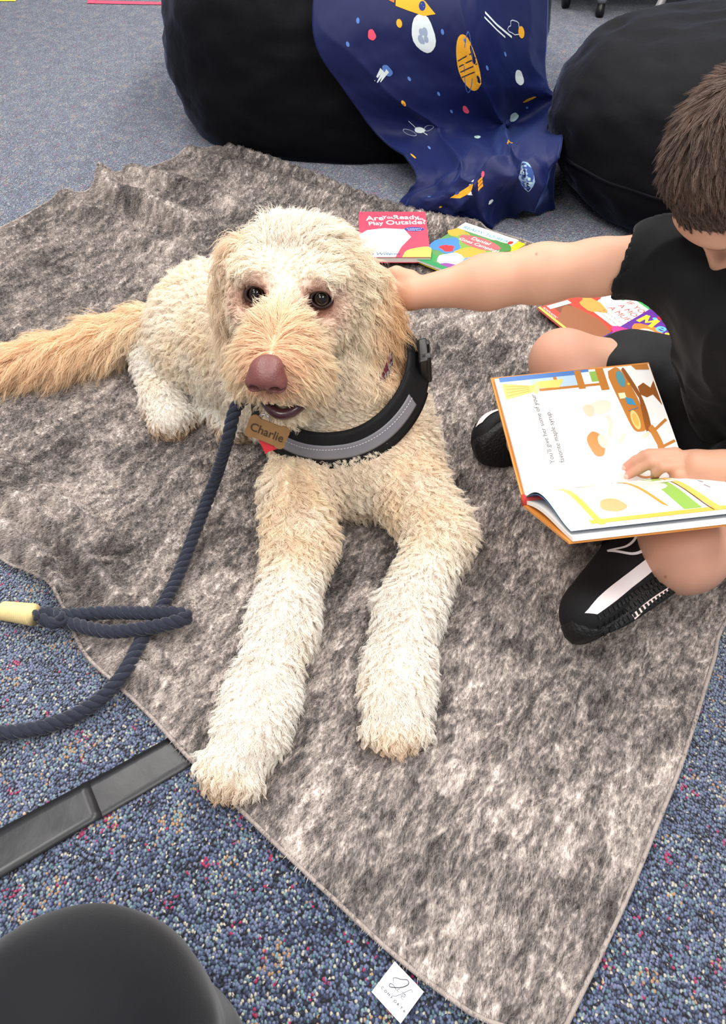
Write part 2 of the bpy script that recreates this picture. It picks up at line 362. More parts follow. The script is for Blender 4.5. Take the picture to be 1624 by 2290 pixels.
# ================================================================== THE SETTING: carpet
def carpet_mat():
    m, nt, b = bsdf('loop_pile_carpet'); N = nt.nodes; L = nt.links
    tc = N.new('ShaderNodeTexCoord'); mp = N.new('ShaderNodeMapping'); mp.inputs['Scale'].default_value = (1, 0.8, 1); mp.inputs['Rotation'].default_value = (0, 0, 0.5); L.new(tc.outputs['Object'], mp.inputs[0])
    v = N.new('ShaderNodeTexVoronoi'); v.inputs['Scale'].default_value = 345; v.voronoi_dimensions = '2D'; L.new(mp.outputs[0], v.inputs['Vector'])
    sp = N.new('ShaderNodeSeparateColor'); L.new(v.outputs['Color'], sp.inputs[0])
    n1 = N.new('ShaderNodeTexNoise'); n1.inputs['Scale'].default_value = 24; n1.inputs['Detail'].default_value = 3; L.new(mp.outputs[0], n1.inputs['Vector'])
    n2 = N.new('ShaderNodeTexNoise'); n2.inputs['Scale'].default_value = 42; n2.inputs['Detail'].default_value = 2; mp2 = N.new('ShaderNodeMapping'); mp2.inputs['Location'].default_value = (4.2, 1.7, 0); L.new(mp.outputs[0], mp2.inputs[0]); L.new(mp2.outputs[0], n2.inputs['Vector'])
    # blues: random per loop, drifting with the yarn
    ad = N.new('ShaderNodeMath'); ad.operation = 'MULTIPLY_ADD'; L.new(n1.outputs['Fac'], ad.inputs[0]); ad.inputs[1].default_value = 0.9; ad.inputs[2].default_value = -0.45
    su = N.new('ShaderNodeMath'); L.new(ad.outputs[0], su.inputs[0]); L.new(sp.outputs[0], su.inputs[1])
    cr = N.new('ShaderNodeValToRGB'); L.new(su.outputs[0], cr.inputs[0]); r = cr.color_ramp; r.interpolation = 'CONSTANT'
    pal = [(0.0, (24, 26, 40)), (0.12, (54, 64, 94)), (0.27, (92, 107, 138)), (0.42, (60, 71, 102)), (0.52, (110, 123, 156)), (0.66, (88, 120, 132)), (0.74, (120, 124, 158)), (0.83, (40, 44, 64)), (0.87, (196, 190, 172)), (0.94, (132, 158, 162))]
    r.elements[0].position = pal[0][0]; r.elements[0].color = (*lin(pal[0][1]), 1); r.elements[1].position = pal[1][0]; r.elements[1].color = (*lin(pal[1][1]), 1)
    for p, c in pal[2:]:
        e = r.elements.new(p); e.color = (*lin(c), 1)
    # pink and tan flecks run in clusters
    def fleck(src, chan, lo, rgb, prev):
        a = N.new('ShaderNodeMath'); a.operation = 'MULTIPLY_ADD'; L.new(src, a.inputs[0]); a.inputs[1].default_value = 1.5; L.new(sp.outputs[chan], a.inputs[2])
        g = N.new('ShaderNodeMath'); g.operation = 'GREATER_THAN'; L.new(a.outputs[0], g.inputs[0]); g.inputs[1].default_value = lo
        mx = N.new('ShaderNodeMix'); mx.data_type = 'RGBA'; L.new(g.outputs[0], mx.inputs[0]); L.new(prev, mx.inputs[6]); mx.inputs[7].default_value = (*lin(rgb), 1); return mx.outputs[2]
    c = fleck(n2.outputs['Fac'], 1, 1.83, (176, 44, 92), cr.outputs[0])
    c = fleck(n1.outputs['Fac'], 2, 1.80, (182, 142, 104), c)
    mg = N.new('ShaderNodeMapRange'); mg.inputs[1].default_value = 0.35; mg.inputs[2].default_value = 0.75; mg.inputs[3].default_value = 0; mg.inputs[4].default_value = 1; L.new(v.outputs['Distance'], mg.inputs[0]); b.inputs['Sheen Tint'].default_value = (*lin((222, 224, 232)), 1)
    bk = N.new('ShaderNodeMix'); bk.data_type = 'RGBA'; L.new(mg.outputs[0], bk.inputs[0]); L.new(c, bk.inputs[6]); bk.inputs[7].default_value = (*lin((16, 18, 30)), 1)   # shade in the gaps between loops, painted into the colour
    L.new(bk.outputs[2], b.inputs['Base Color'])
    iv = N.new('ShaderNodeMath'); iv.operation = 'SUBTRACT'; iv.inputs[0].default_value = 1.0; L.new(v.outputs['Distance'], iv.inputs[1])
    bp = N.new('ShaderNodeBump'); bp.inputs['Strength'].default_value = 0.9; bp.inputs['Distance'].default_value = 0.004; L.new(iv.outputs[0], bp.inputs['Height']); L.new(bp.outputs[0], b.inputs['Normal'])
    b.inputs['Roughness'].default_value = 0.75; b.inputs['Specular IOR Level'].default_value = 0.35; b.inputs['Sheen Weight'].default_value = 0.6; b.inputs['Sheen Roughness'].default_value = 0.4
    return m
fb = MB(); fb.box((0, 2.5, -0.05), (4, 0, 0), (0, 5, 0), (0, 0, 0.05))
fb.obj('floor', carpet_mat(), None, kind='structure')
wb = MB(); wb.box((0, 7.45, 1.35), (4, 0, 0), (0, 0.05, 0), (0, 0, 1.35)); wb.obj('wall_back', mat('painted_wall', (226, 222, 212), 0.8, 0.2, bump=(90, .1, .002)), None, kind='structure')

# ================================================================== plush throw on the floor
def plush_mat():
    m, nt, b = bsdf('plush_pile'); N = nt.nodes; L = nt.links
    ge = N.new('ShaderNodeNewGeometry')
    wn = N.new('ShaderNodeTexNoise'); wn.inputs['Scale'].default_value = 1.6; wn.inputs['Detail'].default_value = 1; L.new(ge.outputs['Position'], wn.inputs['Vector'])
    an = N.new('ShaderNodeMapRange'); an.inputs[1].default_value = 0.3; an.inputs[2].default_value = 0.7; an.inputs[3].default_value = 0.1; an.inputs[4].default_value = 1.2; L.new(wn.outputs['Fac'], an.inputs[0])
    ro = N.new('ShaderNodeVectorRotate'); ro.rotation_type = 'Z_AXIS'; L.new(ge.outputs['Position'], ro.inputs['Vector']); ro.inputs['Angle'].default_value = 0.55
    def streak(sx, sy, det, loc, rough=0.6, dist=0.4):
        mp = N.new('ShaderNodeMapping'); mp.inputs['Scale'].default_value = (sx, sy, 8); mp.inputs['Location'].default_value = (loc, loc * 0.7, 0); L.new(ro.outputs[0], mp.inputs[0])
        n = N.new('ShaderNodeTexNoise'); n.inputs['Scale'].default_value = 1; n.inputs['Detail'].default_value = det; n.inputs['Roughness'].default_value = rough; n.inputs['Distortion'].default_value = dist; L.new(mp.outputs[0], n.inputs['Vector']); return n.outputs['Fac']
    a = streak(62, 24, 5, 3.1, 0.75, 0.8); c = streak(8, 5, 3, 7.7); d = streak(260, 90, 2, 1.3)
    def mad(x, k, y):
        n = N.new('ShaderNodeMath'); n.operation = 'MULTIPLY_ADD'; L.new(x, n.inputs[0]); n.inputs[1].default_value = k
        if isinstance(y, float): n.inputs[2].default_value = y
        else: L.new(y, n.inputs[2])
        return n.outputs[0]
    s = mad(a, 1.0, mad(c, 0.55, mad(d, 0.45, -0.5)))
    cr = N.new('ShaderNodeValToRGB'); L.new(s, cr.inputs[0]); r = cr.color_ramp
    r.elements[0].position = 0.30; r.elements[0].color = (*lin((66, 61, 60)), 1); r.elements[1].position = 0.72; r.elements[1].color = (*lin((224, 212, 204)), 1)
    e = r.elements.new(0.44); e.color = (*lin((118, 110, 107)), 1); e = r.elements.new(0.57); e.color = (*lin((172, 160, 153)), 1)
    L.new(cr.outputs[0], b.inputs['Base Color']); b.inputs['Roughness'].default_value = 0.7; b.inputs['Specular IOR Level'].default_value = 0.2
    b.inputs['Sheen Weight'].default_value = 0.35; b.inputs['Sheen Roughness'].default_value = 0.4
    bp = N.new('ShaderNodeBump'); bp.inputs['Strength'].default_value = 0.6; bp.inputs['Distance'].default_value = 0.004; L.new(d, bp.inputs['Height']); L.new(bp.outputs[0], b.inputs['Normal'])
    return m
M_PLUSH = plush_mat()
g2 = lambda px, py: Z(px, py)[:2]
near_tip = g2(1245, 2335)
far_c = g2(488, 332); left_c = np.array([-1.30, 1.46]); right_c = np.array([1.08, 1.24])
def edge(pts, n):
    p = spline(pts, n * 4); l = np.concatenate([[0], np.cumsum(np.linalg.norm(np.diff(p, axis=0), axis=1))]); t = np.linspace(0, l[-1], n)
    return np.stack([np.interp(t, l, p[:, i]) for i in range(p.shape[1])], 1)
NU, NV = 340, 260
e_near = edge([near_tip, g2(1080, 2285), g2(1000, 2235), g2(872, 2135), g2(700, 1975), g2(560, 1838), g2(440, 1718), g2(330, 1600), g2(255, 1530), g2(190, 1465), g2(135, 1350), g2(60, 1285), g2(0, 1252), (-0.8, 1.02), left_c], NU)
e_far = edge([right_c, (0.93, 1.36), g2(1500, 668), g2(1300, 590), g2(1080, 520), g2(930, 488), g2(800, 440), g2(690, 398), g2(590, 355), far_c], NU)
e_right = edge([near_tip, g2(1330, 2160), g2(1400, 2010), g2(1470, 1840), g2(1525, 1700), g2(1590, 1490), g2(1624, 1390), (0.72, 0.93), right_c], NV)
e_left = edge([left_c, (-1.12, 1.70), g2(0, 518), g2(120, 455), g2(215, 432), g2(240, 405), g2(330, 385), g2(430, 348), far_c], NV)
uu = np.linspace(0, 1, NU)[:, None, None]; vv = np.linspace(0, 1, NV)[None, :, None]
B0 = e_near[:, None]; B1 = e_far[:, None]; C0 = e_right[None]; C1 = e_left[None]
# v runs from the near edge (0) to the far edge (1); u from right (0) to left (1)
S2 = (1 - vv) * B0 + vv * B1 + (1 - uu) * C0 + uu * C1 - ((1 - uu) * (1 - vv) * near_tip + uu * (1 - vv) * left_c + (1 - uu) * vv * right_c + uu * vv * far_c)
XY = S2.reshape(-1, 2)
RIDGES = [  # polyline in pixels, height, half width
    ([(232, 412), (262, 455), (330, 480), (420, 520)], 0.030, 0.035), ([(300, 398), (400, 425), (520, 470), (600, 500)], 0.016, 0.03), ([(430, 352), (560, 400), (700, 445), (860, 500)], 0.014, 0.035),
    ([(150, 450), (300, 540), (430, 580)], 0.012, 0.03), ([(520, 345), (680, 405), (900, 487), (1060, 520)], 0.014, 0.025),
    ([(-40, 1080), (60, 1150), (150, 1215), (225, 1300), (260, 1350)], 0.020, 0.022), ([(-60, 1010), (60, 1090), (170, 1160), (250, 1240)], 0.017, 0.022), ([(-40, 1180), (50, 1225), (110, 1290), (140, 1340)], 0.022, 0.02),
    ([(290, 1490), (400, 1560), (510, 1640)], 0.010, 0.014), ([(300, 1440), (420, 1500), (520, 1560)], 0.006, 0.012),
    ([(1240, 690), (1050, 730), (960, 780)], 0.010, 0.03), ([(1000, 850), (1130, 880), (1090, 1000)], 0.008, 0.03), ([(1120, 1100), (1230, 1200), (1270, 1300)], 0.010, 0.025),
    ([(980, 1500), (1080, 1400), (1180, 1350)], 0.008, 0.03), ([(780, 1900), (900, 1750), (1000, 1650)], 0.007, 0.035), ([(1100, 2000), (1220, 1850), (1420, 1650)], 0.008, 0.04), ([(1050, 1850), (1180, 1650), (1300, 1540)], 0.007, 0.03),
    ([(470, 990), (440, 1040), (380, 1100)], 0.01, 0.03), ([(1290, 560), (1400, 620), (1500, 690)], 0.012, 0.03),
]
def blanket_z(xy):
    p3 = np.concatenate([xy, np.zeros((len(xy), 1))], 1)
    z = 0.009 + 0.005 * fbm(p3, 5, 3) + 0.0025 * fbm(p3, 16, 9)
    for pl, h, wd in RIDGES:
        q = spline([g2(*p) for p in pl], 24); d = np.min(((xy[:, None] - q[None]) ** 2).sum(2), axis=1)
        z = z + 1.7 * h * np.exp(-d / (2 * (wd * 0.6) ** 2))
    return z
bz = blanket_z(XY)
edge_d = np.minimum(np.minimum(uu, 1 - uu), np.minimum(vv, 1 - vv))[..., 0].ravel()
bz = np.maximum(bz, 0.004)
gi = np.arange(NU * NV).reshape(NU, NV)
BF = np.stack([gi[:-1, :-1], gi[:-1, 1:], gi[1:, 1:], gi[1:, :-1]], -1).reshape(-1, 4)
BP = np.concatenate([XY, bz[:, None]], 1)
blanket = thing('throw_blanket', 'taupe grey streaky plush throw blanket spread on the carpet under the dog', 'blanket', (0.0, 1.2, 0))
bl = mesh_obj('plush_sheet', BP, BF, M_PLUSH, blanket)
if vnormals(BP, BF)[:, 2].mean() < 0: bl.data.flip_normals(); BF = BF[:, ::-1]
so = bl.modifiers.new('thick', 'SOLIDIFY'); so.thickness = 0.004; so.offset = -1
# hem: rolled edge all round
ring = np.concatenate([gi[:, 0], gi[-1, 1:], gi[-2::-1, -1], gi[0, -2:0:-1]]); hp = BP[ring] + (0, 0, 0.001)
hm = MB(); hm.tube(np.vstack([hp[::3], hp[:1]]), 0.0028, 6, False); hm.obj('hem', mat('plush_hem', (164, 152, 145), 0.9, 0.1, sheen=0.2, bump=(500, 0.5, 0.003), var=0.3, vscale=60), blanket, True)
def on_blanket(x, y): return float(blanket_z(np.array([[x, y]]))[0])
# pile
pr, pn = surf_samples(BP, BF, 330000, seed=5)
ang = 0.55 + 0.0 + 0.5 * fbm(pr * (1, 1, 0), 2.2, 31) + 0.35 * fbm(pr * (1, 1, 0), 14, 5)
fl = np.stack([-np.sin(ang), -np.cos(ang), np.zeros(len(pr))], 1); jt = rng.normal(size=pr.shape) * 0.28
L_ = (0.0065 + 0.0045 * rng.random(len(pr)))[:, None]
p1 = pr + nrm(pn * 0.75 + fl * 0.6 + jt) * L_ * 0.5; p2 = p1 + nrm(pn * 0.18 + fl * 0.9 + jt) * L_ * 0.5
strands('pile', np.stack([pr - pn * 0.001, p1, p2], 1), np.broadcast_to([0.00042, 0.00036, 0.00012], (len(pr), 3)), np.full((len(pr), 3), 0.4), M_PLUSH, blanket, kind='stuff')
# woven brand tag at the near edge
tq = [Z(883, 2150, 0.012), Z(831, 2218, 0.008), Z(896, 2289, 0.008), Z(948, 2219, 0.012)]   # top, left, bottom, right
o_ = tq[1]; X_ = tq[2] - tq[1]; Y_ = tq[0] - tq[1]
tg = MB(); n_ = nrm(np.cross(X_, Y_)); c_ = o_ + (X_ + Y_) / 2; tg.box(c_ - n_ * 0.0006, X_ / 2, Y_ / 2, n_ * 0.0006)
tag = tg.obj('brand_tag', mat('satin_tag', (246, 244, 246), 0.45, 0.4), blanket, label='white satin tag printed Life Comfort')
D = Decal(); K = (52, 48, 66)
D.stroke(spline([(0.30, .58), (0.22, .66), (.27, .72), (.40, .80), (.52, .90), (.60, .84), (.52, .66), (.36, .50), (.27, .44), (.24, .50), (.32, .54), (.46, .50)], 40), np.concatenate([np.linspace(.012, .026, 20), np.linspace(.026, .013, 20)]), K, 1)
D.stroke(spline([(.50, .60), (.47, .52), (.53, .50)], 10), .012, K, 1); D.ell(.53, .67, .011, .011, K, 1)
D.stroke(spline([(.80, .76), (.74, .80), (.68, .70), (.56, .44), (.47, .34), (.42, .38)], 24), .012, K, 1); D.stroke([(.56, .58), (.70, .60)], .01, K, 1)
D.stroke(spline([(.64, .50), (.71, .54), (.69, .59), (.64, .54), (.65, .46), (.73, .47)], 16), .011, K, 1)
for i, ch in enumerate('CO FORT'): D.text(ch, .12 + i * .108, .25, .095, K, 1, bold=.025)
for q_ in ([(.340, .25), (.342, .318)], [(.342, .318), (.366, .268), (.390, .318)], [(.390, .318), (.392, .25)]): D.stroke(q_, .013, K, 1)
D.text('®', .87, .25, .085, K, 1, bold=.015)
D.build('tag_print', flat_map(o_, X_, Y_), tag)

# ================================================================== tapes on the carpet
M_TAPE = mat('black_tape', (30, 30, 33), 0.34, 0.5, bump=(26, 0.22, 0.004), var=0.25, vscale=30)
def tape(name, quad, m, label, group=None, z=0.002, wr=0.0):
    q = [np.append(p, z) for p in quad]; n = 26; k = 6; v = []; f = []
    for i in range(n):
        for j in range(k):
            a = i / (n - 1); b = j / (k - 1); p = (1 - b) * ((1 - a) * q[0] + a * q[1]) + b * ((1 - a) * q[3] + a * q[2]); v.append(p)
    v = np.array(v); v[:, 2] += wr * fbm(v, 22, 4)
    f = [(i * k + j, (i + 1) * k + j, (i + 1) * k + j + 1, i * k + j + 1) for i in range(n - 1) for j in range(k - 1)]
    o = mesh_obj(name, v, np.array(f), m, None, label=label, cat='tape', group=group)
    if vnormals(v, np.array(f))[:, 2].mean() < 0: o.data.flip_normals()
    s = o.modifiers.new('thick', 'SOLIDIFY'); s.thickness = 0.0005; s.offset = -1; return o
tape('floor_tape', [g2(186, 1757), g2(400, 1640), g2(470, 1690), g2(218, 1838)], M_TAPE, 'matte black floor tape strip running under the throw below the big paw', 'black floor tapes', 0.003, 0.0008)
tape('floor_tape', [g2(-420, 2084), g2(200, 1750), g2(232, 1830), g2(-420, 2220)], M_TAPE, 'crinkled shiny black floor tape strip at the left edge of the picture', 'black floor tapes', 0.0045, 0.0022)
tape('floor_tape', [g2(-80, -20), g2(30, -20), g2(36, 4), g2(-80, 4)], mat('yellow_tape', (250, 228, 70), 0.5), 'yellow tape piece on the far carpet in the corner', None, 0.003)
tape('floor_tape', [g2(200, 2), g2(440, 8), g2(440, 13), g2(196, 9)], mat('red_tape', (244, 80, 112), 0.5), 'long thin pink red tape line on the far carpet', 'red tapes', 0.003)
tape('floor_tape', [g2(205, -30), g2(226, -30), g2(212, 9), g2(195, 9)], MATS['red_tape'], 'short red tape stub meeting the long tape line', 'red tapes', 0.0042)

# ================================================================== bean bags
M_VELVET = mat('black_velvet', (9, 9, 13), 0.7, 0.12, sheen=0.22, sheen_rough=0.3, sheen_tint=(150, 160, 200), bump=(14, 0.25, 0.02))
def sup(d, r, e): return (np.abs(d / np.asarray(r)) ** e).sum(-1) ** (1 / e)
class Bag:
    def __init__(s, c, r, e, rot=0): s.c = np.asarray(c, float); s.r = np.asarray(r, float); s.e = e; s.rot = R_(rot); s.M = np.array([[math.cos(s.rot), -math.sin(s.rot), 0], [math.sin(s.rot), math.cos(s.rot), 0], [0, 0, 1]])
    def val(s, p): return sup((np.asarray(p) - s.c) @ s.M, s.r, s.e)
    def hit(s, px, py, off=1.0):
        d = ray(px, py); t = np.linspace(1.2, 4.5, 3000); v = s.val(CAMP + t[:, None] * d) - off; i = np.argmax(v < 0)
        return CAMP + d * t[i] if v[i] < 0 else None
    def build(s, name, label, amp, seed, group, shape=None):
        n, m_ = 200, 110; a = np.linspace(0, 2 * math.pi, n, endpoint=False); b = np.linspace(-math.pi / 2, math.pi / 2, m_)
        A, B = np.meshgrid(a, b, indexing='ij'); d = np.stack([np.cos(A) * np.cos(B), np.sin(A) * np.cos(B), np.sin(B)], -1).reshape(-1, 3)
        p = d / sup(d, s.r, s.e)[:, None]; dd = nrm(d)
        w_ = fbm(p * (1, 1, 2.0), 4.0, seed, 3) * amp + np.abs(fbm(p * (1.2, 1.2, 3), 7, seed + 5, 2)) * -amp * 0.8
        p = p + dd * w_[:, None]
        if shape is not None: p = shape(p)
        p = p @ s.M.T + s.c; p[:, 2] = np.maximum(p[:, 2], 0.003)
        g = np.arange(n * m_).reshape(n, m_); gn = np.roll(g, -1, 0)
        f = np.stack([g[:, :-1], gn[:, :-1], gn[:, 1:], g[:, 1:]], -1).reshape(-1, 4)
        t = thing(name, label, 'bean bag', (s.c[0], s.c[1], 0), group)
        mesh_obj('bag', p, f, M_VELVET, t)
        return t, g, p
bag1 = Bag((-0.02, 2.86, 0.22), (0.585, 0.56, 0.40), 2.6, 0)
t1, g1, p1_ = bag1.build('bean_bag', 'large black velvet bean bag lying under the space print blanket', 0.022, 11, 'black bean bags')
bag2 = Bag((1.02, 2.14, 0.19), (0.54, 0.44, 0.255), 2.5, 0)
t2, g2_, p2_ = bag2.build('bean_bag', 'black velvet bean bag with wrinkled top right behind the child', 0.026, 29, 'black bean bags')
for t_, b_, rows in ((t1, p1_.reshape(200, 110, 3), (26,)), (t2, p2_.reshape(200, 110, 3), (52,))):
    for r_ in rows:
        q = b_[:, r_]; sm = MB(); sm.tube(np.vstack([q, q[:2]]), 0.004, 6, False); sm.obj('seam', M_VELVET, t_, True)

# ================================================================== space print blanket
rows = [
    [('b', 720, -150), ('b', 880, -190), ('b', 1010, -200), ('b', 1120, -180), ('y', 1235, -150, 2.55)],
    [('b', 700, 76), ('b', 850, 30), ('b', 1000, 20), ('b', 1110, 30), ('y', 1222, 70, 2.50)],
    [('b', 770, 205), ('b', 900, 190), ('b', 1030, 190), ('b', 1135, 190), ('y', 1222, 190, 2.42)],
    [('b', 852, 310), ('b', 960, 300), ('b', 1065, 295), ('y', 1150, 285, 2.38), ('y', 1262, 228, 2.36)],
    [('z', 940, 400, .07), ('z', 1010, 385, .10), ('z', 1095, 360, .13), ('z', 1170, 345, .16), ('z', 1252, 320, .20)],
    [('z', 902, 458, .012), ('z', 985, 440, .07), ('z', 1080, 415, .10), ('z', 1165, 400, .14), ('z', 1243, 400, .12)],
    [('z', 960, 478, .010), ('z', 1012, 488, .012), ('z', 1075, 500, .008), ('z', 1150, 478, .010), ('z', 1240, 462, .010)],
]
def ctl(c):
    if c[0] == 'b':
        p = bag1.hit(c[1], c[2], 1.13); return p if p is not None else Y(c[1], c[2], 2.75)
    return Y(*c[1:]) if c[0] == 'y' else Z(*c[1:])
CG = np.array([[ctl(c) for c in r] for r in rows])
def cr1(P, t):
    k = len(P); P = np.concatenate([2 * P[:1] - P[1:2], P, 2 * P[-1:] - P[-2:-1]]); t = np.clip(t, 0, 1) * (k - 1); i = np.minimum(t.astype(int), k - 2); s = t - i
    w = [-.5 * s + s ** 2 - .5 * s ** 3, 1 - 2.5 * s ** 2 + 1.5 * s ** 3, .5 * s + 2 * s ** 2 - 1.5 * s ** 3, -.5 * s ** 2 + .5 * s ** 3]
    return i, w, P
def cloth0(u, v):
    i, wv, _ = cr1(np.arange(7.0), v); j, wu, _ = cr1(np.arange(5.0), u)
    E_ = np.pad(CG, ((1, 1), (1, 1), (0, 0)), mode='reflect', reflect_type='odd'); out = 0
    for a in range(4):
        for b in range(4): out = out + (wv[a] * wu[b])[:, None] * E_[i + a, j + b]
    return out
def cloth(uv):
    u = np.asarray(uv[:, 0], float); v = np.asarray(uv[:, 1], float); h = 1e-3
    p = cloth0(u, v); n = nrm(np.cross(cloth0(u + h, v) - cloth0(u - h, v), cloth0(u, v - h) - cloth0(u, v + h)))
    n = np.where((n * (CAMP - p)).sum(1, keepdims=True) < 0, -n, n)
    q3 = np.stack([u * 1.0, v * 1.3, u * 0], 1); low = np.clip((v - 0.42) * 2.2, 0, 1)
    s1 = u * 5 - v * 2.2 + 0.5 * fbm(q3, 3, 4); s2 = u * 6 + v * 7.5 + 0.6 * fbm(q3, 3, 8)
    wr = 0.010 * np.sin(s1 * 3.2) * (0.35 + 0.65 * v) + 0.016 * (1 - np.abs(np.sin(u * 7.5 - v * 4.0 + 1.2 * fbm(q3, 2.5, 19)))) ** 3 * np.clip(v * 2 - .1, 0, 1) + low * (0.026 * (1 - np.abs(np.sin(s2 * 1.35))) ** 1.5 + 0.020 * fbm(q3, 6, 12))
    wr = wr + 0.004 * fbm(q3, 10, 41)
    wr = wr + 0.02 * np.exp(-((u - 0.64 + 0.25 * (v - .5)) / 0.05) ** 2) * np.clip((v - .25) * 3, 0, 1)
    p = p + n * np.maximum(wr, -0.006)[:, None]; p[:, 2] = np.maximum(p[:, 2], 0.006)
    return p, n
nu, nv = 150, 200; U_, V_ = np.meshgrid(np.linspace(0, 1, nu), np.linspace(0, 1, nv), indexing='ij'); cuv = np.stack([U_.ravel(), V_.ravel()], 1)
cp, cn = cloth(cuv); ci = np.arange(nu * nv).reshape(nu, nv); cf = np.stack([ci[:-1, :-1], ci[1:, :-1], ci[1:, 1:], ci[:-1, 1:]], -1).reshape(-1, 4)
space = thing('space_blanket', 'navy fleece blanket printed with planets and rockets draped over the bean bag', 'blanket', tuple(cp.mean(0) * (1, 1, 0)))
M_NAVY = mat('navy_fleece', (15, 25, 74), 0.55, 0.25, sheen=0.32, sheen_rough=0.35, sheen_tint=(120, 150, 230), bump=(700, 0.1, 0.001))
cl = mesh_obj('fleece_sheet', cp, cf, M_NAVY, space)
if (vnormals(cp, cf) * cn).sum(1).mean() < 0: cl.data.flip_normals()
so = cl.modifiers.new('thick', 'SOLIDIFY'); so.thickness = 0.006; so.offset = -1
def inv_cloth(px, py):
    d = (cp - CAMP); dep = d @ _f; x = CX + FPX * (d @ _r) / dep; y = CY - FPX * (d @ _u) / dep
    return cuv[np.argmin((x - px) ** 2 + (y - py) ** 2)]
D = Decal(); YL = (232, 168, 48); WH = (214, 224, 226); PK = (232, 84, 110); LB = (84, 122, 190)
def at(px, py): return inv_cloth(px, py)
AX, AY = 0.00205, 0.00150   # uv per pixel on the hanging part
def pell(px, py, rx, ry, c, lay=0, **kw):
    u, v = at(px, py); D.ell(u, v, rx * AX, ry * AY, c, lay, **kw)
def pstroke(px, py, pts, wd, c, lay=0):
    u, v = at(px, py); D.stroke([(u + a * AX, v + b * AY) for a, b in pts], wd * AX, c, lay)
def ppoly(px, py, pts, c, lay=0):
    u, v = at(px, py); D.poly([(u + a * AX, v + b * AY) for a, b in pts], c, lay)
pell(946, 80, 21, 27, WH, wob=.03)
for a, b, r in ((-6, -10, 4), (6, -6, 5), (-4, 6, 5), (8, 10, 4), (0, 16, 3)): pell(946 + a, 80 + b, r, r * 1.3, (150, 166, 190), 1)
pell(1046, 148, 25, 44, YL, wob=.02, n=28)
for k in (-14, -5, 4, 13): pstroke(1046, 148, [(-22, k + 8), (0, k), (22, k - 8)], 1.5, (60, 50, 60), 1)
pell(1046, 148, 38, 12, (70, 100, 170), 1, rot=-66, n=30, ring=.003)
pell(1160, 175, 13, 16, WH, wob=.05); pell(868, 160, 9, 10, LB, wob=.06); pell(833, 80, 7, 8, PK, wob=.06); pell(892, 55, 5, 6, YL); pell(1042, 244, 7, 9, PK, wob=.06); pell(903, 232, 4, 5, YL)
for dx, dy in ((0, 0), (10, 6), (22, 10)): pstroke(838 + dx * .6, 182 + dy * .3, [(0, 0), (24, -17)], np.array([1, 5]), WH)
for x, y in ((798, 45), (915, 175), (990, 70), (1010, 250), (1040, 90), (1090, 150), (780, 100), (980, 210), (1130, 120), (960, 330), (1180, 240)): pell(x, y, 3, 4, LB)
pell(938, 292, 12, 8, WH, wob=.05)
for s in (-1, 1): pell(938 + s * 22, 292 + s * -6, 13, 7, (150, 160, 180), 0, rot=-20 * s, ring=.0022)
pstroke(938, 292, [(-6, -8), (-12, -24)], 1.5, WH); pstroke(938, 292, [(4, 6), (10, 16)], 1.5, WH)
# rocket at the top
ppoly(925, 8, [(-30, -16), (-5, -14), (22, -2), (40, 14), (18, 16), (-8, 8), (-30, 0)], YL); pell(945, 12, 6, 6, (40, 60, 130), 1); pstroke(925, 8, [(-32, -8), (-46, -14)], 6, (220, 120, 50), 0)
pstroke(1112, 55, [(-30, -12), (0, 2), (32, 14)], 2.5, WH); pstroke(1110, 62, [(-30, -12), (0, 2), (20, 10)], 2, WH)
pell(1150, 62, 13, 10, (190, 200, 210), ring=.0022, wob=.2); pell(1165, 72, 6, 9, YL)
pell(1148, 262, 14, 12, (180, 210, 205), wob=.06); pell(1140, 318, 12, 5, YL, rot=-15); pell(1068, 308, 9, 6, (170, 200, 200)); pell(1185, 222, 20, 4, YL, rot=-8)
pell(1177, 392, 19, 34, (140, 170, 205), wob=.05); pell(1177, 392, 17, 31, (52, 78, 140), 1, wob=.1, seed=2); pell(1172, 380, 8, 14, (180, 205, 215), 2, wob=.25); pell(1184, 405, 6, 9, (180, 205, 215), 2, wob=.25)
# rocket on the floor fold
ppoly(1045, 428, [(-48, 10), (-30, -2), (8, -10), (20, -6), (10, 6), (-20, 16)], YL); ppoly(1045, 428, [(5, -12), (20, -26), (18, -8)], WH); ppoly(1045, 428, [(0, 10), (16, 14), (10, 2)], WH); pell(1022, 432, 6, 5, (40, 60, 130), 1)
for k in (0, 7, 14): pstroke(1070, 416, [(0, k - 8), (26, k - 16)], 4, (232, 150, 40))
pell(1080, 390, 6, 7, PK); pell(960, 440, 4, 4, LB); pell(985, 462, 4, 4, YL); pell(1098, 452, 6, 5, WH, wob=.1); pell(925, 350, 6, 5, YL)
D.build('fleece_print', cloth, space, 0.03, off=0.0008, m=M_PRINT_CLOTH)

# ================================================================== furniture feet far back
M_CHROME = mat('chrome', (200, 200, 205), 0.2, 0.6, metal=0.9); M_BLK = mat('black_plastic', (18, 18, 20), 0.4, 0.5); M_GREYMETAL = mat('grey_metal', (150, 148, 146), 0.4, 0.5, metal=0.3)
base = Z(1340, 38)
ch = thing('lounge_seat', 'black low seat with a slim chrome leg in the far background', 'seat', base)
lg = MB(); lg.tube([base + (0, 0, .04), base + (0.0, 0, .055), base + (0, 0, .06), base + (0, 0, .075), base + (0, 0, .08), base + (0, 0, .17)], [.015, .015, .021, .021, .014, .014], 14); lg.obj('leg', M_CHROME, ch, True)
gl = MB(); gl.tube([base, base + (0, 0, .015), base + (0, 0, .05)], [.016, .019, .017], 14); gl.obj('glide', M_BLK, ch, True)
l2 = base + (0.62, 0.35, 0); lg = MB(); lg.tube([l2, l2 + (0, 0, .17)], .014, 12); lg.obj('leg', M_CHROME, ch, True)
